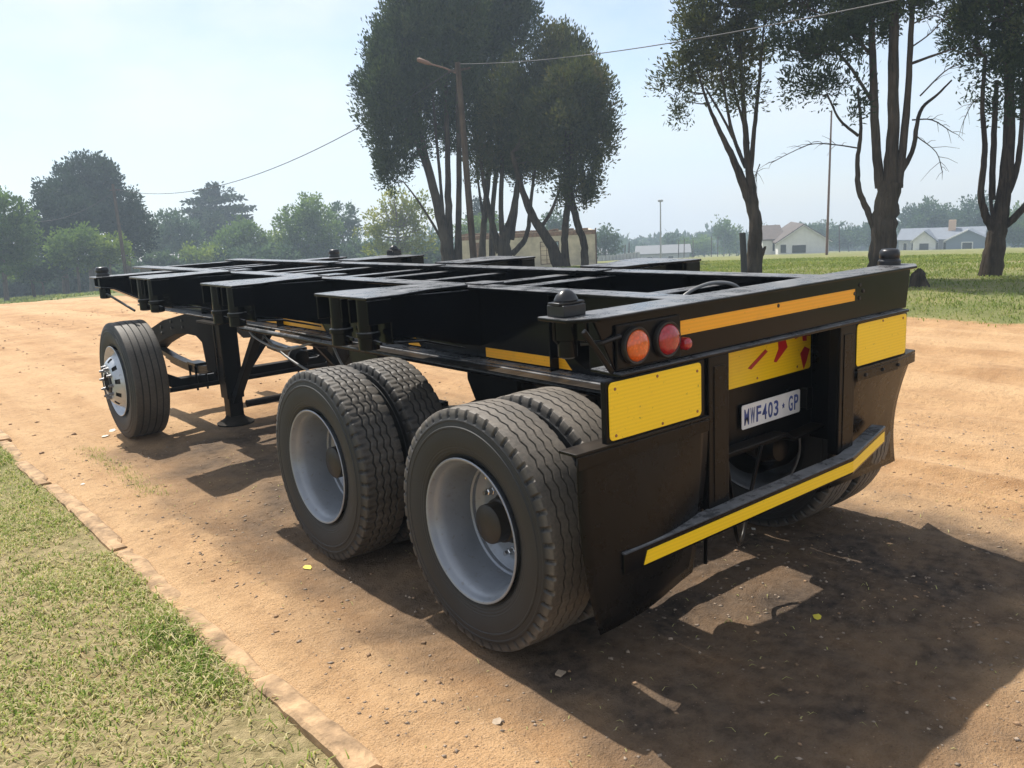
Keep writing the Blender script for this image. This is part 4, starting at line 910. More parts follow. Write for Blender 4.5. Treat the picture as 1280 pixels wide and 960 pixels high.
def far_tree(name, label, dist, px, lobes, mat, seed, trunk_w=6, bark='bark_pale', group='trees around the open ground', top=None, **kw):
    d = dict(FAR); d.update(kw); sc = max(0.6, dist/85.0)
    for q in ('ln', 'wd', 'rc', 'spacing'): d[q] = d[q]*(sc**0.8)
    cy = sum(l[1] for l in lobes)/len(lobes)
    st = [[(px, None, trunk_w), (px+1, (338+cy)/2, trunk_w*0.8), (px, cy, trunk_w*0.45)]]
    return tree(name, label, group, dist, px, st, lobes, mat, bark=bark, seed=seed, **d)
far_tree('leafy_tree', 'bright green broadleaf tree beside the short leaning pole', 72, 2, [(8, 285, 30, 36), (-20, 270, 36, 40), (15, 315, 26, 24), (-25, 320, 40, 30), (25, 300, 16, 26)], 'green', 21, hole=0.15)
far_tree('evergreen_tree', 'large domed dark evergreen, tallest of the trio behind the bushy trees', 84, 112, [(112, 225, 34, 28), (98, 240, 34, 34), (128, 238, 26, 34), (108, 265, 42, 34), (90, 262, 32, 34)], 'cyp_dark', 22, trunk_w=9)
far_tree('evergreen_tree', 'wide dark evergreen at the left of the trio, skirted almost to the ground', 80, 78, [(80, 262, 34, 34), (62, 285, 26, 30), (92, 290, 34, 30), (70, 300, 28, 26)], 'cyp_dark', 23, trunk_w=9)
far_tree('evergreen_tree', 'dark evergreen with a peaked right shoulder behind the tall wooden pole', 82, 158, [(155, 262, 22, 26), (165, 285, 24, 28), (145, 290, 28, 32), (172, 300, 16, 20)], 'cyp_dark', 24, trunk_w=8)
far_tree('bushy_tree', 'low bushy olive tree with a rounded flat-topped crown', 74, 95, [(95, 302, 24, 15), (80, 312, 18, 18), (112, 308, 18, 16), (98, 320, 26, 14)], 'green', 25, trunk_w=4, up=0.1)
far_tree('bushy_tree', 'small yellow-olive bushy tree at the foot of the tall wooden pole', 73, 136, [(136, 310, 20, 13), (126, 318, 14, 13), (148, 318, 13, 13)], 'lime', 26, trunk_w=3, up=0.1)
far_tree('bushy_tree', 'grey thicket under the dark evergreens', 77, 50, [(45, 330, 22, 14), (60, 335, 20, 14), (30, 335, 18, 14)], 'bluegreen', 27, trunk_w=3)
far_tree('leafy_tree', 'hazy blue-green rounded tree next to the dark evergreen trio', 105, 212, [(212, 292, 26, 26), (196, 305, 22, 22), (232, 300, 22, 24), (214, 315, 32, 18)], 'bluegreen', 28)
far_tree('leafy_tree', 'small cone-shaped dark tree in front of the cedar', 112, 266, [(266, 283, 13, 18), (266, 300, 18, 20)], 'cyp_dark', 29)
far_tree('leafy_tree', 'light green tree below and right of the cedar', 98, 300, [(300, 292, 22, 16), (288, 305, 22, 18), (318, 305, 22, 18), (300, 318, 30, 14)], 'green', 30)
far_tree('leafy_tree', 'low pale green shrub tree below the cedar', 92, 258, [(250, 318, 20, 12), (270, 322, 20, 10)], 'lime', 31, trunk_w=3)
far_tree('leafy_tree', 'broad mid-green tree with a pointed top between the cedar and the yellow tree', 95, 385, [(385, 268, 22, 22), (368, 285, 24, 24), (400, 285, 24, 26), (385, 305, 36, 22)], 'green', 32)
far_tree('leafy_tree', 'rounded blue-green tree tucked behind the pointed green tree', 108, 428, [(428, 275, 18, 20), (432, 298, 18, 24)], 'bluegreen', 33)
far_tree('leafy_tree', 'low lime-green tree left of the pointed green tree', 100, 342, [(342, 305, 16, 13), (330, 315, 18, 14), (352, 316, 16, 12)], 'lime', 34, trunk_w=3)
far_tree('deciduous_tree', 'airy yellow-green deciduous tree with visible branches beside the cypress group', 76, 497, [(497, 255, 26, 18), (475, 272, 24, 20), (520, 268, 22, 24), (465, 295, 20, 18), (500, 290, 34, 24), (530, 298, 18, 20), (490, 314, 34, 12)], 'yellowleaf', 35, trunk_w=7, hole=0.5, per=20, twigs=120, shell=(0.3, 1.0), core=0.0)
# cedar with flat layers
lay = [(270, 232, 10, 3.5), (268, 240, 20, 4), (276, 248, 26, 4.5), (260, 252, 24, 4), (284, 262, 32, 4.5), (252, 264, 28, 4.5), (270, 274, 38, 5), (296, 276, 20, 4), (262, 286, 34, 5), (288, 290, 26, 5)]
tree('cedar_tree', 'tall layered cedar with flat horizontal branches rising above the other trees', 'trees around the open ground', 125, 270, [[(270, None, 7), (270, 280, 5), (270, 228, 2)]], lay, 'cyp_dark', bark='bark_pale', rc=0.9, spacing=1.2, per=20, ln=0.6, wd=0.28, up=0.1, seed=36, twigs=20, shell=(0.1, 1.0), flat=0.4, hole=0.2)
far_tree('willow_tree', 'drooping grey-green willow at the end of the ruined building', 118, 756, [(756, 297, 15, 12), (748, 306, 12, 13), (765, 306, 10, 13)], 'bluegreen', 37, trunk_w=3, up=-0.6)
far_tree('leafy_tree', 'green tree glimpsed between cypress trunks above the ruined wall', 88, 590, [(590, 285, 18, 12), (612, 282, 16, 12), (600, 298, 26, 12)], 'green', 38, trunk_w=4)
far_tree('leafy_tree', 'dark conical tree glimpsed between cypress trunks', 115, 600, [(600, 262, 12, 14), (602, 278, 20, 14)], 'cyp_dark', 39, trunk_w=4)
far_tree('leafy_tree', 'pale tree glimpsed behind the leaning cypress trunk', 110, 694, [(694, 275, 14, 12), (690, 288, 18, 12)], 'bluegreen', 40, trunk_w=4)
for q, (px, py, rx, ry, d) in enumerate(((904, 290, 5, 17, 175), (911, 291, 5, 16, 177), (920, 298, 4, 12, 180))):
    far_tree('poplar_tree', 'thin upright poplar in the haze near the white house', d, px, [(px, py, rx, ry), (px, py+10, rx*1.1, ry*0.8)], 'green', 50+q, trunk_w=2, group='hazy poplars near the white house')
for q, (px, py, rx, ry, d, m, lb) in enumerate(((838, 302, 9, 7, 190, 'bluegreen', 'small hazy tree beside the tall lamp post'), (866, 307, 16, 8, 185, 'green', 'low hazy green tree between the tall lamp post and the poplars'), (800, 312, 10, 5, 200, 'bluegreen', 'small far tree behind the metal roof'), (880, 306, 10, 8, 188, 'green', 'hazy rounded tree just left of the fence posts'),
        (1140, 274, 11, 14, 180, 'bluegreen', 'layered hazy conifer behind the grey house'), (1165, 268, 17, 16, 176, 'bluegreen', 'broad hazy tree behind the chimney of the grey house'), (1186, 274, 7, 14, 182, 'bluegreen', 'narrow hazy conifer right of the chimney'), (1200, 276, 8, 15, 180, 'bluegreen', 'second narrow hazy conifer behind the grey house gable'), (1226, 266, 18, 20, 172, 'bluegreen', 'tall hazy tree behind the forked cypress'), (1272, 280, 22, 16, 165, 'green', 'sunlit green tree behind the forked cypress'), (1090, 292, 18, 10, 185, 'bluegreen', 'low hazy tree behind the massive cypress trunk'), (1060, 294, 18, 9, 190, 'bluegreen', 'low hazy tree between the white house and the massive cypress'), (1030, 290, 18, 11, 195, 'bluegreen', 'hazy tree rising behind the white house'), (960, 292, 10, 9, 190, 'bluegreen', 'hazy tree left of the white house'))):
    far_tree('leafy_tree', lb, d, px, [(px, py, rx, ry), (px-rx*0.4, py+ry*0.5, rx*0.8, ry*0.8), (px+rx*0.4, py+ry*0.6, rx*0.8, ry*0.7)], m, 60+q, trunk_w=2)

# far wood closing the horizon, one hazy mass
rg = np.random.default_rng(77); lob = []
for q in range(230):
    px = -500+q*10.5+rg.uniform(-6, 6); d = rg.uniform(240, 330); c = at_dist(px, 300, d); g = gz(c[0], c[1]); hh = rg.uniform(4, 9.5)*(1.0 if px < 760 or px > 1130 else 0.7)
    lob.append(((c[0], c[1], g+hh*0.45), (rg.uniform(4, 8), rg.uniform(4, 8), hh*0.6)))
wood, _ = leaves('far_wood', lob, M['bluegreen'], 1.8, 2.8, 8, 2.0, 1.3, 0.3, seed=78)
tag(wood, 'hazy belt of distant woodland along the horizon', 'wood', kind='stuff')

lob = []
for q in range(60):
    px = -90+q*11+rg.uniform(-3, 3); c = at_dist(px, 330, 93+rg.uniform(-2, 2)); g = gz(c[0], c[1]); hh = rg.uniform(2.2, 3.6); lob.append(((c[0], c[1], g+hh*0.42), (1.4, 1.2, hh*0.6)))
hedge, _ = leaves('hedgerow', lob, M['bluegreen'], 0.6, 1.0, 26, 0.45, 0.25, 0.3, seed=79, core=0.5)
tag(hedge, 'dark shaded hedgerow running behind the trees at the end of the yard', 'hedge')

# ------------------------------------------------------------------ buildings
M['plaster'] = plain('stained_plaster', (0.50, 0.43, 0.32), 0.9, var=0.3, scale=1.6, bump=0.3); M['brick'] = plain('bare_brick', (0.22, 0.13, 0.085), 0.9, var=0.45, scale=6, bump=0.5)
M['white_wall'] = plain('white_wall', (0.68, 0.67, 0.64), 0.8, var=0.08, scale=2); M['red_roof'] = plain('rusty_red_roof', (0.085, 0.066, 0.055), 0.8, var=0.3, scale=2)
M['grey_roof'] = plain('blue_grey_roof', (0.16, 0.18, 0.21), 0.7, var=0.15, scale=2); M['metal_roof'] = plain('pale_metal_roof', (0.15, 0.155, 0.16), 0.7, 0.0, var=0.1, scale=2)
M['glass'] = plain('dark_glass', (0.03, 0.035, 0.04), 0.1, var=0.2); M['frame'] = plain('rusty_window_frame', (0.10, 0.055, 0.035), 0.8, var=0.4); M['grey_wall'] = plain('grey_wall', (0.40, 0.41, 0.42), 0.85, var=0.15, scale=2)
M['blue_panel'] = plain('grey_blue_gable', (0.17, 0.21, 0.26), 0.8, var=0.1); M['chimney'] = plain('tan_chimney', (0.5, 0.34, 0.22), 0.9, var=0.2)
M['wood'] = bark('weathered_pole_wood', (0.035, 0.024, 0.018), (0.11, 0.075, 0.052)); M['steel'] = plain('galvanised_steel', (0.33, 0.33, 0.33), 0.5, 0.4); M['wire'] = plain('black_wire', (0.02, 0.02, 0.022), 0.6, bump=0); M['rust'] = plain('rusty_steel', (0.16, 0.09, 0.06), 0.7, 0.2)

def house_frame(px0, px1, dist, turn=0.0):
    """base point, yaw and width for a front wall spanning two photo columns, facing the camera"""
    a = at_dist(px0, 330, dist); b = at_dist(px1, 330, dist); c = (a+b)/2; w = float(np.hypot(*(b-a)[:2]))
    ang = math.atan2(b[1]-a[1], b[0]-a[0]); return c, ang+turn, w

# ruined building: roofless plastered walls with openings
c, ang, w = house_frame(571, 746, 56); zt = at_dist(660, 291, 56)[2]; g0 = min(gz(c[0], c[1]), zt-3.0)
ru = empty('ruined_building', (c[0], c[1], g0), ang); tag(ru, 'roofless ruined building with stained beige walls behind the cypress trunks', 'building')
Hh = zt-g0; hw = w/2
def wall_run(parent, x0, x1, y, th, H, holes, mat, name='wall'):
    """wall along x with rectangular openings (xa, xb, za, zb)"""
    xs = sorted({x0, x1, *[h_[0] for h_ in holes], *[h_[1] for h_ in holes]}); mb = MB()
    for a, b in zip(xs[:-1], xs[1:]):
        hs = sorted([(h_[2], h_[3]) for h_ in holes if h_[0] <= a+1e-6 and h_[1] >= b-1e-6]); z = 0.0
        for za, zb in hs:
            if za > z: mb.box(a, b, y, y+th, z, za)
            z = zb
        if z < H: mb.box(a, b, y, y+th, z, H)
    return mb.build(name, M[mat], parent)
f_ = lambda px: (px-571)/175*w-hw
wz0, wz1 = Hh-2.05, Hh-0.60
holes = [(f_(676), f_(700), wz0, wz1), (f_(627), f_(637), 0.0, wz1), (f_(588), f_(600), 0.0, wz1-0.1)]
wall_run(ru, -hw, hw, 0, 0.24, Hh, holes, 'plaster')
wall_run(ru, -hw, hw, 6.0, 0.24, Hh-0.1, [(-1.5, 0.2, wz0, wz1), (2.0, 3.0, 0, wz1)], 'plaster', 'back_wall')
for xx in (-hw, hw-0.24): MB().box(xx, xx+0.24, 0.2405, 5.9995, 0, Hh-0.05).build('side_wall', M['plaster'], ru)
MB().box(f_(589), f_(607), -0.02, -0.001, 0.0, Hh-0.45).build('bare_brickwork', M['brick'], ru)
for q in range(26):                                                      # broken bricks along the wall head
    xx = -hw+0.3+q*(w-0.8)/26+random.uniform(-0.1, 0.1); MB().box(xx, xx+random.uniform(0.2, 0.5), 0.03, 0.21, Hh+0.0005, Hh+random.uniform(0.03, 0.16)).build('wall_head_brick', M['brick'], ru)
MB().box(hw-0.05, hw+0.03, -0.05, -0.002, 0, Hh+0.1).build('downpipe', M['frame'], ru)
MB().box(-hw, hw, -0.012, -0.0005, Hh-0.28, Hh-0.02).build('stain_band', M['brick'], ru)
wn_ = empty('window', (0, 0, 0)); bpy.data.objects.remove(wn_)
xa, xb = f_(676), f_(700); mb = MB()
for x in (xa, xb-0.05): mb.box(x, x+0.05, 0.02, 0.08, wz0, wz1)
for z in (wz0, wz1-0.05): mb.box(xa+0.0505, xb-0.0505, 0.02, 0.08, z, z+0.05)
win = mb.build('window_frame', M['frame'], ru)
for q in range(1, 3): MB().box(xa+(xb-xa)*q/3-0.02, xa+(xb-xa)*q/3+0.02, 0.03, 0.07, wz0+0.0505, wz1-0.0505).build('mullion', M['frame'], win)
for q in range(1, 5): MB().box(xa+0.0505, xb-0.0505, 0.033, 0.067, wz0+(wz1-wz0)*q/5-0.012, wz0+(wz1-wz0)*q/5+0.012).build('glazing_bar', M['frame'], win)

def gable_house(name, label, px0, px1, py_ridge, py_eave, dist, depth, wall, roof, turn=0.0, wins=(), gable_front=False):
    c, ang, w = house_frame(px0, px1, dist, turn); ze = at_dist((px0+px1)/2, py_eave, dist)[2]; zr = at_dist((px0+px1)/2, py_ridge, dist)[2]
    g0 = min(gz(c[0], c[1]), ze-2.6); root = empty(name, (c[0], c[1], g0), ang); tag(root, label, 'house'); H = ze-g0; Rg = zr-g0; hw = w/2; o = 0.35
    if gable_front:
        MB().prism([(-hw, 0), (hw, 0), (hw, H), (0, Rg-0.12), (-hw, H)], 'y', 0, depth).build('wall', M[wall], root)
        for sx in (-1, 1):
            sl = (Rg-H)/hw; V = [(0, Rg), (sx*(hw+o), H-o*sl), (sx*(hw+o), H-o*sl+0.14), (0, Rg+0.14)]
            MB().prism(V, 'y', -o, depth+o).build('roof', M[roof], root)
            MB().prism([(0, Rg-0.08), (sx*(hw+o), H-o*sl-0.08), (sx*(hw+o), H-o*sl-0.001), (0, Rg-0.001)], 'y', -o-0.03, -o+0.02).build('barge_board', M['white_wall'], root)
    else:
        MB().prism([(0, 0), (depth, 0), (depth, H), (depth/2, Rg-0.12), (0, H)], 'x', -hw, hw).build('wall', M[wall], root)
        sl = (Rg-H)/(depth/2)
        MB().prism([(depth/2, Rg), (-o, H-o*sl), (-o, H-o*sl+0.14), (depth/2, Rg+0.14)], 'x', -hw-o, hw+o).build('roof', M[roof], root)
        MB().prism([(depth/2, Rg), (depth+o, H-o*sl), (depth+o, H-o*sl+0.14), (depth/2, Rg+0.14)], 'x', -hw-o, hw+o).build('roof', M[roof], root)
    for (u0, u1, z0, z1) in wins:
        x0, x1 = -hw+w*u0, -hw+w*u1
        f2 = MB().box(x0-0.07, x1+0.07, -0.06, -0.001, H*z0-0.07, H*z1+0.07).build('window', M['white_wall'], root)
        MB().box(x0, x1, -0.075, -0.0605, H*z0, H*z1).build('pane', M['glass'], f2)
    return root, (H, Rg, hw, w)
gable_house('white_house', 'white gabled house with a rusty red roof beyond the lawn', 972, 1036, 281, 301, 118, 11, 'white_wall', 'red_roof', 0.15, [(0.28, 0.55, 0.42, 0.80), (0.05, 0.16, 0.45, 0.85)], True)
gable_house('house_wing', 'low red-roofed wing against the left side of the white house', 953, 978, 284, 299, 121, 9, 'white_wall', 'red_roof', 0.15, [(0.5, 0.75, 0.4, 0.8)])
r_, (H_, R_, hw_, w_) = gable_house('grey_house', 'long bungalow with blue-grey roof and tan chimney beyond the lawn', 1122, 1226, 287, 299, 152, 9, 'grey_wall', 'grey_roof', -0.1, [(0.06, 0.10, 0.3, 0.8), (0.16, 0.2, 0.3, 0.8), (0.42, 0.48, 0.3, 0.8), (0.55, 0.61, 0.3, 0.8)])
MB().box(hw_*0.15, hw_*0.32, 3.0, 4.2, H_, R_+1.3).build('chimney', M['chimney'], r_)
for (u, ww, mt) in ((-0.34, 1.6, 'white_wall'), (0.68, 2.9, 'blue_panel')):
    x0 = hw_*u
    MB().prism([(x0-ww, 0), (x0+ww, 0), (x0+ww, H_-0.1), (x0, R_-0.25), (x0-ww, H_-0.1)], 'y', -1.6, 3.5).build('gable', M[mt], r_)
    for sx in (-1, 1): MB().prism([(x0, R_-0.2), (x0+sx*(ww+0.35), H_-0.35), (x0+sx*(ww+0.35), H_-0.15), (x0, R_)], 'y', -1.95, 3.6).build('gable_roof', M['grey_roof' if sx > 0 else 'white_wall'], r_)
    f2 = MB().box(x0-0.8, x0+0.8, -1.66, -1.601, H_*0.3, H_*0.85).build('window', M['white_wall'], r_); MB().box(x0-0.65, x0+0.65, -1.675, -1.6605, H_*0.34, H_*0.8).build('pane', M['glass'], f2)
gable_house('farm_building', 'low hazy building with a pale metal roof behind the tall lamp post', 796, 862, 309, 317, 165, 12, 'grey_wall', 'metal_roof', 0.0, [(0.2, 0.3, 0.3, 0.8), (0.6, 0.7, 0.3, 0.8)])
gable_house('farm_building', 'small pale-roofed shed against the end of the ruined building', 742, 764, 311, 318, 128, 8, 'grey_wall', 'metal_roof', 0.2, [(0.4, 0.6, 0.3, 0.8)])
gable_house('farm_building', 'long low white-walled shed seen over the front end of the trailer', 160, 222, 322, 327, 96, 7, 'white_wall', 'metal_roof', 0.0, [(0.3, 0.4, 0.3, 0.8)])
# panel fence beside the ruined building
a, b = at_dist(748, 325, 100), at_dist(800, 325, 106); n = 12; fe = empty('panel_fence', (a[0], a[1], gz(a[0], a[1]))); tag(fe, 'grey panel fence running out from the ruined building', 'fence')
zt1 = at_dist(775, 318, 103)[2]
for q in range(n):
    p = a+(b-a)*q/n; p2 = a+(b-a)*(q+0.96)/n; zb = min(gz(p[0], p[1]), zt1-1.6)-fe.location.z
    MB().bar((p[0]-a[0], p[1]-a[1], (zb+zt1-fe.location.z)/2), (p2[0]-a[0], p2[1]-a[1], (zb+zt1-fe.location.z)/2), 0.06, zt1-fe.location.z-zb).build('panel', M['grey_wall'], fe)
    MB().bar((p[0]-a[0], p[1]-a[1]-0.1, zb), (p[0]-a[0], p[1]-a[1]-0.1, zt1-fe.location.z+0.1), 0.1, 0.1).build('post', M['grey_wall'], fe)

# ------------------------------------------------------------------ poles, wires, small things
def pole(name, label, cat, px_b, px_t, py_t, dist, r0, r1, mat, group=None):
    b = foot(px_b, dist); t = at_dist(px_t, py_t, dist); root = empty(name, b); tag(root, label, cat, group)
    MB().tube([(0, 0, -0.2), tuple((t-b)*0.5), tuple(t-b)], [r0, (r0+r1)/2, r1], 12, 0.02).build('shaft', M[mat], root, smooth=50); return root, b, t
rp, pb, pt = pole('street_light_pole', 'tall leaning wooden pole with a small lamp arm in front of the cypresses', 'pole', 593, 572, 78, 32, 0.13, 0.095, 'wood')
arm = at_dist(538, 80, 32.2)-pb; j = at_dist(574, 93, 32)-pb
MB().tube([tuple(j), tuple((j+arm)/2+np.array([0, 0, 0.04])), tuple(arm)], 0.03, 8).build('lamp_arm', M['rust'], rp, smooth=50)
d_ = (arm-j)/np.linalg.norm(arm-j); mb = MB(); mb.tube([tuple(arm-d_*0.05), tuple(arm+d_*0.1), tuple(arm+d_*0.45), tuple(arm+d_*0.5)], [0.03, 0.07, 0.08, 0.04], 10); mb.build('lamp_head', M['rust'], rp, smooth=50)
MB().bar(tuple(at_dist(560, 90, 32)-pb), tuple(at_dist(588, 85, 32)-pb), 0.07, 0.07).build('cross_arm', M['wood'], rp)
rl, lb, lt = pole('utility_pole', 'tall wooden utility pole rising from the small bushy tree', 'pole', 156, 141, 230, 71, 0.14, 0.11, 'wood')
MB().bar(tuple(at_dist(137, 238, 71)-lb), tuple(at_dist(150, 237, 71)-lb), 0.1, 0.1).build('cross_arm', M['wood'], rl)
r2, _, st_ = pole('utility_pole', 'short leaning wooden pole beside the bright green tree', 'pole', 37, 26, 273, 78, 0.13, 0.10, 'wood')
rf, fb, ft = pole('lamp_post', 'thin tall lamp post with a flat head in the hazy middle distance', 'lamp post', 826, 825.5, 251, 108, 0.11, 0.07, 'steel')
MB().lathe([(-0.15, 0.12), (-0.1, 0.32), (0.1, 0.32), (0.15, 0.12)], 14, 'z', tuple(ft-fb), True, True).build('lamp_head', M['steel'], rf)
pole('flag_pole', 'bare rusty flag pole standing between the slender and massive cypresses', 'pole', 1033, 1039.5, 138, 62, 0.09, 0.05, 'rust')
for (px, py, d) in ((848, 300, 140), (855, 298, 142), (866, 300, 141), (889, 295, 138), (897, 296, 139), (786, 303, 110), (781, 306, 110)):
    pole('fence_pole', 'thin bare pole in the hazy fence line past the metal-roofed shed', 'pole', px, px+0.5, py, d, 0.07, 0.06, 'wood', 'thin poles of the far fence line')
pole('marker_post', 'short black post beside the slender crooked cypress', 'post', 931, 928, 291, 20.2, 0.075, 0.07, 'wire')
pole('utility_pole', 'thin far pole between the white house and massive cypress', 'pole', 1049, 1049, 282, 150, 0.1, 0.08, 'wood')
# stump
b = foot(1150, 17.4); stp = MB(); prof = [(-0.1, 0.20), (0.03, 0.17), (0.14, 0.125), (0.23, 0.115), (0.29, 0.07), (0.33, 0.03)]
V = []; n = 12
for z, r in prof:
    for k in range(n): t = 2*PI*k/n; rr = r*(1+0.22*math.sin(3*t+z*9)+random.uniform(-.1, .1)); V.append((rr*math.cos(t), rr*math.sin(t), z+random.uniform(-0.02, 0.02)))
stp.add(V, [(i*n+k, i*n+(k+1) % n, (i+1)*n+(k+1) % n, (i+1)*n+k) for i in range(len(prof)-1) for k in range(n)]+[tuple(range((len(prof)-1)*n, len(prof)*n))])
so_ = stp.build('tree_stump', M['bark'], smooth=50, loc=tuple(b)); tag(so_, 'small jagged tree stump on the shaded lawn', 'stump')

def wire(label, a, b, sag, r=0.02, mids=None):
    a = np.array(a); b = np.array(b); pts = [tuple(a+(b-a)*t+np.array([0, 0, -4*sag*t*(1-t)])) for t in np.linspace(0, 1, 28)]
    o = MB().tube(pts, r, 6).build('overhead_wire', M['wire'], smooth=60); tag(o, label, 'wire'); return o
wire('black wire sagging from the tall utility pole to the leaning street light pole', at_dist(146, 237, 71), at_dist(574, 82, 32), 1.75, 0.018)
wire('twisted wire running from the leaning street light pole over the cypresses to the right', at_dist(574, 80, 32), at_dist(1330, -46, 13.5), 0.30, 0.011)
wire('thin wire sagging between the two wooden utility poles', at_dist(146, 236, 71), at_dist(27, 276, 78), 0.8, 0.025)

# ------------------------------------------------------------------ grass, stones, litter
def blades(name, P_, ln, wd, lean, tone, mat, label, seed):
    rng = np.random.default_rng(seed); n = len(P_); az = rng.random(n)*2*PI; d = np.stack([np.cos(az), np.sin(az), np.zeros(n)], 1)
    s = np.stack([-d[:, 1], d[:, 0], np.zeros(n)], 1)*wd[:, None]/2; up = np.array([0, 0, 1.0])
    c1 = P_+up*(ln*0.55)[:, None]+d*(ln*lean*0.35)[:, None]; c2 = P_+up*(ln*np.clip(1-lean*0.45, 0.15, 1))[:, None]+d*(ln*lean)[:, None]
    V = np.stack([P_-s, P_+s, c1+s*0.75, c1-s*0.75, c2], 1).reshape(-1, 3); i = np.arange(n)*5
    F = np.stack([i, i+1, i+2, i+3, i+3, i+2, i+4], 1).ravel(); lc = np.tile([4, 3], n)
    o = np_mesh(name, V, F, lc, M[mat], dict(v=np.repeat(np.clip(tone, 0, 1), 5))); tag(o, label, 'grass', kind='stuff'); return o
def grass_near():
    rng = np.random.default_rng(5); n = 330000
    y = -1.4+10.6*rng.random(n)**1.25; x = KERB_X-0.03-(2.2+0.05*y)*rng.random(n)**0.9
    dens = 0.55+0.7*vnoise(x, y, 1.1, 61)+0.5*vnoise(x, y, 4, 62)
    edge = np.exp(-((x-KERB_X+0.14)/0.12)**2)*sstep(-0.1, 0.5, vnoise(x*0, y, 1.6, 63))
    keep = rng.random(n) < np.clip(dens*0.85+0.45*edge-0.05, 0.06, 1); x, y, edge = x[keep], y[keep], edge[keep]
    keep = (x < KERB_X-0.045+0.06*vnoise(x*0, y, 2.0, 64)+0.03*rng.normal(size=len(x))); x, y, edge = x[keep], y[keep], edge[keep]; n = len(x)
    tall = sstep(0.0, 0.55, vnoise(x, y, 2.3, 65)); green = vnoise(x, y, 1.5, 66)*0.5+vnoise(x, y, 6, 67)*0.3
    ln = (0.018+0.024*rng.random(n)+0.050*tall*rng.random(n)**1.5+0.05*edge*rng.random(n)); wd = 0.004+0.004*rng.random(n)
    lean = 0.4+1.1*rng.random(n); tone = 0.45-0.45*green-0.18*edge-0.12*tall+0.20*rng.normal(size=n)
    dead = rng.random(n) < 0.34; tone = np.where(dead, 0.8+0.15*rng.random(n), tone); lean = np.where(dead, lean+0.4, lean)
    Pn = np.stack([x, y, ground_z(x, y)-0.003], 1); blades('verge_grass', Pn, ln, wd, lean, tone, 'grass', 'patchy short green and straw grass on the verge beside the kerb', 6)
    # sparse growth in the dirt along the old crust
    n = 2600; y = rng.random(n)*6.5; x = -1.53+0.06*rng.normal(size=n); k = vnoise(x*0, y, 0.55, 21) > 0.12; x, y = x[k], y[k]; n = len(x)
    Pn = np.stack([x, y, ground_z(x, y)-0.003], 1)
    blades('weed_grass', Pn, 0.012+0.028*rng.random(n), 0.002+0.002*rng.random(n), 0.4+0.8*rng.random(n), 0.45+0.25*rng.normal(size=n), 'grass', 'thin weeds growing along the broken road edge', 7)
    # lawn under the cypresses
    n = 180000; r = 8+30*rng.random(n)**0.9; a = np.radians(rng.uniform(20, 72, n)); x = CAM[0]+r*np.sin(a); y = CAM[1]+r*np.cos(a)
    k = (x > edge_right(y)+0.15*rng.normal(size=n)) & (rng.random(n) < 0.55+0.6*vnoise(x, y, 0.8, 71)); x, y, r = x[k], y[k], r[k]; n = len(x)
    Pn = np.stack([x, y, ground_z(x, y)-0.005], 1); sc = np.clip(r/16, 0.7, 2.2)
    blades('lawn_grass', Pn, (0.03+0.05*rng.random(n)+0.06*sstep(0.1, 0.6, vnoise(x, y, 0.6, 73))*rng.random(n))*sc**0.5, (0.010+0.010*rng.random(n))*sc, 0.4+0.8*rng.random(n), 0.45-0.3*vnoise(x, y, 0.7, 72)+0.16*rng.normal(size=n), 'lawn', 'short green lawn grass around the cypress trunks', 8)
    n = 24000; r = 50+45*rng.random(n); a = np.radians(rng.uniform(-2, 34, n)); x = CAM[0]+r*np.sin(a); y = CAM[1]+r*np.cos(a); k = y > 56+1.5*vnoise(x, x*0, 0.2, 5); x, y = x[k], y[k]; n = len(x)
    Pn = np.stack([x, y, ground_z(x, y)-0.01], 1)
    blades('far_grass', Pn, 0.10+0.22*rng.random(n), 0.05+0.06*rng.random(n), 0.4+0.8*rng.random(n), 0.42+0.2*rng.normal(size=n), 'lawn', 'band of rough grass where the dirt ends before the trees', 9)
grass_near()

def pebbles(name, label, x, y, size, mat, seed):
    rng = np.random.default_rng(seed); n = len(x)
    base = np.array([(1,0,0),(0,1,0),(-1,0,0),(0,-1,0),(0.2,0.1,0.9),(0,0,-0.8)], float); fc = np.array([(0,1,4),(1,2,4),(2,3,4),(3,0,4),(1,0,5),(2,1,5),(3,2,5),(0,3,5)])
    V = base[None]*(1+0.35*rng.normal(size=(n, 6, 1))*0.6); a = rng.random(n)*2*PI; c_, s_ = np.cos(a)[:, None], np.sin(a)[:, None]
    V = V*np.stack([1+0.4*rng.random(n), 0.7+0.4*rng.random(n), 0.45+0.3*rng.random(n)], 1)[:, None, :]
    V = np.stack([V[..., 0]*c_-V[..., 1]*s_, V[..., 0]*s_+V[..., 1]*c_, V[..., 2]], -1)*size[:, None, None]
    V = V+np.stack([x, y, ground_z(x, y)+size*0.15], 1)[:, None, :]
    F = (fc[None]+np.arange(n)[:, None, None]*6).reshape(-1)
    o = np_mesh(name, V.reshape(-1, 3), F, np.full(n*8, 3), M[mat]); tag(o, label, 'gravel', kind='stuff')
rng = np.random.default_rng(91)
def scat(n, x0, x1, y0, y1, clump=0.0, seed=1):
    x = x0+(x1-x0)*rng.random(n*2); y = y0+(y1-y0)*rng.random(n*2); k = rng.random(n*2) < 0.5+clump*vnoise(x, y, 1.2, seed); return x[k][:n], y[k][:n]
x, y = scat(10000, -1.85, 3.6, -1.3, 5, 0.9, 81); pebbles('gravel', 'loose pale grit and small stones on the dirt', x, y, 0.002+0.010*rng.random(len(x))**5, 'stone', 1)
x, y = scat(4000, -1.85, 3.6, -1.3, 6, 0.9, 82); pebbles('earth_clods', 'small dark clods of earth scattered over the dirt', x, y, 0.002+0.012*rng.random(len(x))**6, 'clod', 2)
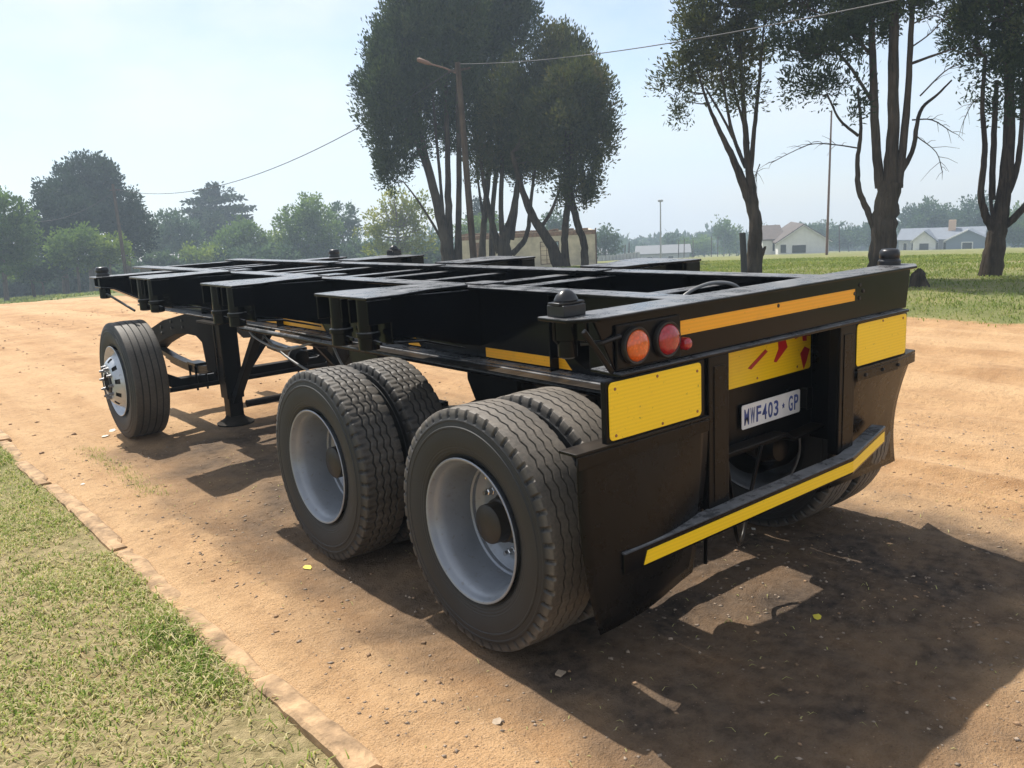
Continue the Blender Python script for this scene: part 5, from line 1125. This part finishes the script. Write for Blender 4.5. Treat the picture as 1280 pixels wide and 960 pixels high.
x, y = scat(1600, -1.9, 9, 5, 22, 0.6, 83); pebbles('loose_gravel', 'scattered stones on the far side of the dirt yard', x, y, 0.008+0.02*rng.random(len(x))**3, 'clod', 3)
# dry straw and twig litter on the shaded dirt
n = 700; x, y = scat(n, -1.85, 3.0, -1.3, 4.5, 0.7, 84); n = len(x); Pn = np.stack([x, y, ground_z(x, y)+0.002], 1)
blades('straw_litter', Pn, 0.008+0.016*rng.random(n)**2, 0.003+0.004*rng.random(n), 2.0+0*rng.random(n), 0.62+0.2*rng.random(n), 'grass', 'dry straw bits and leaf litter strewn over the dirt', 12)

M['leafy'] = plain('yellow_leaf', (0.62, 0.52, 0.06), 0.6, var=0.2); M['paper'] = plain('pale_scrap', (0.62, 0.58, 0.50), 0.8, var=0.15, scale=40); M['chip'] = plain('tan_chip', (0.36, 0.28, 0.2), 0.9, var=0.2, scale=30)
def scrap(name, label, cat, px, py, size, mat, sides=5, thick=0.003, seed=1, group=None, flatz=0.0):
    d = ray(px, py); t = -CAM[2]/d[2]; p = CAM+d*t; r = random.Random(seed); poly = []
    for k in range(sides):
        a = 2*PI*k/sides+r.uniform(-0.2, 0.2)+seed; q = size*(0.75+0.4*r.random()); poly.append((q*math.cos(a), q*0.75*math.sin(a)))
    o = MB().prism(poly, 'z', 0.0, thick).build(name, M[mat], loc=(p[0], p[1], gz(p[0], p[1])+0.006+flatz), bevel=0.0008); o.rotation_euler = (r.uniform(-.12, .12), r.uniform(-.12, .12), r.uniform(0, 3)); tag(o, label, cat, group)
scrap('wood_chip', 'square tan wood chip lying in the shadow below the left mud flap', 'chip', 700, 847, 0.028, 'chip', 4, 0.008, 3)
scrap('dry_leaf', 'yellow leaf in the sunlit gap behind the bumper', 'leaf', 1022, 773, 0.028, 'leafy', 6, 0.002, 4)
scrap('dry_leaf', 'yellow leaf on the dirt in front of the middle wheel', 'leaf', 385, 710, 0.03, 'leafy', 6, 0.002, 5)
scrap('dry_leaf', 'pale crumpled leaf on the sunny dirt below the rear tyre', 'leaf', 622, 912, 0.024, 'chip', 7, 0.002, 6)
scrap('paper_scrap', 'white paper scraps lying beside the front wheel', 'litter', 140, 538, 0.05, 'paper', 5, 0.002, 7, 'white scraps at the front wheel')
scrap('paper_scrap', 'white paper scraps lying beside the front wheel', 'litter', 132, 545, 0.04, 'paper', 5, 0.002, 8, 'white scraps at the front wheel')
scrap('paper_scrap', 'small white scrap on the dirt between kerb and front wheel', 'litter', 104, 611, 0.02, 'paper', 5, 0.002, 9)
scrap('paper_scrap', 'small pale scrap in the shadow under the bumper', 'litter', 942, 665, 0.02, 'paper', 4, 0.002, 10)

# ------------------------------------------------------------------ haze
M_h = bpy.data.materials.new('haze'); M_h.use_nodes = True; hn = M_h.node_tree.nodes; hn.clear()
ho = hn.new('ShaderNodeOutputMaterial'); pv = hn.new('ShaderNodeVolumePrincipled'); pv.inputs['Color'].default_value = (0.70, 0.85, 1.0, 1); pv.inputs['Density'].default_value = HAZE; pv.inputs['Anisotropy'].default_value = 0.35
M_h.node_tree.links.new(pv.outputs[0], ho.inputs['Volume'])
hz = MB().box(-395, 515, -265, 535, -50, 30).build('haze', M_h); tag(hz, kind='stuff')
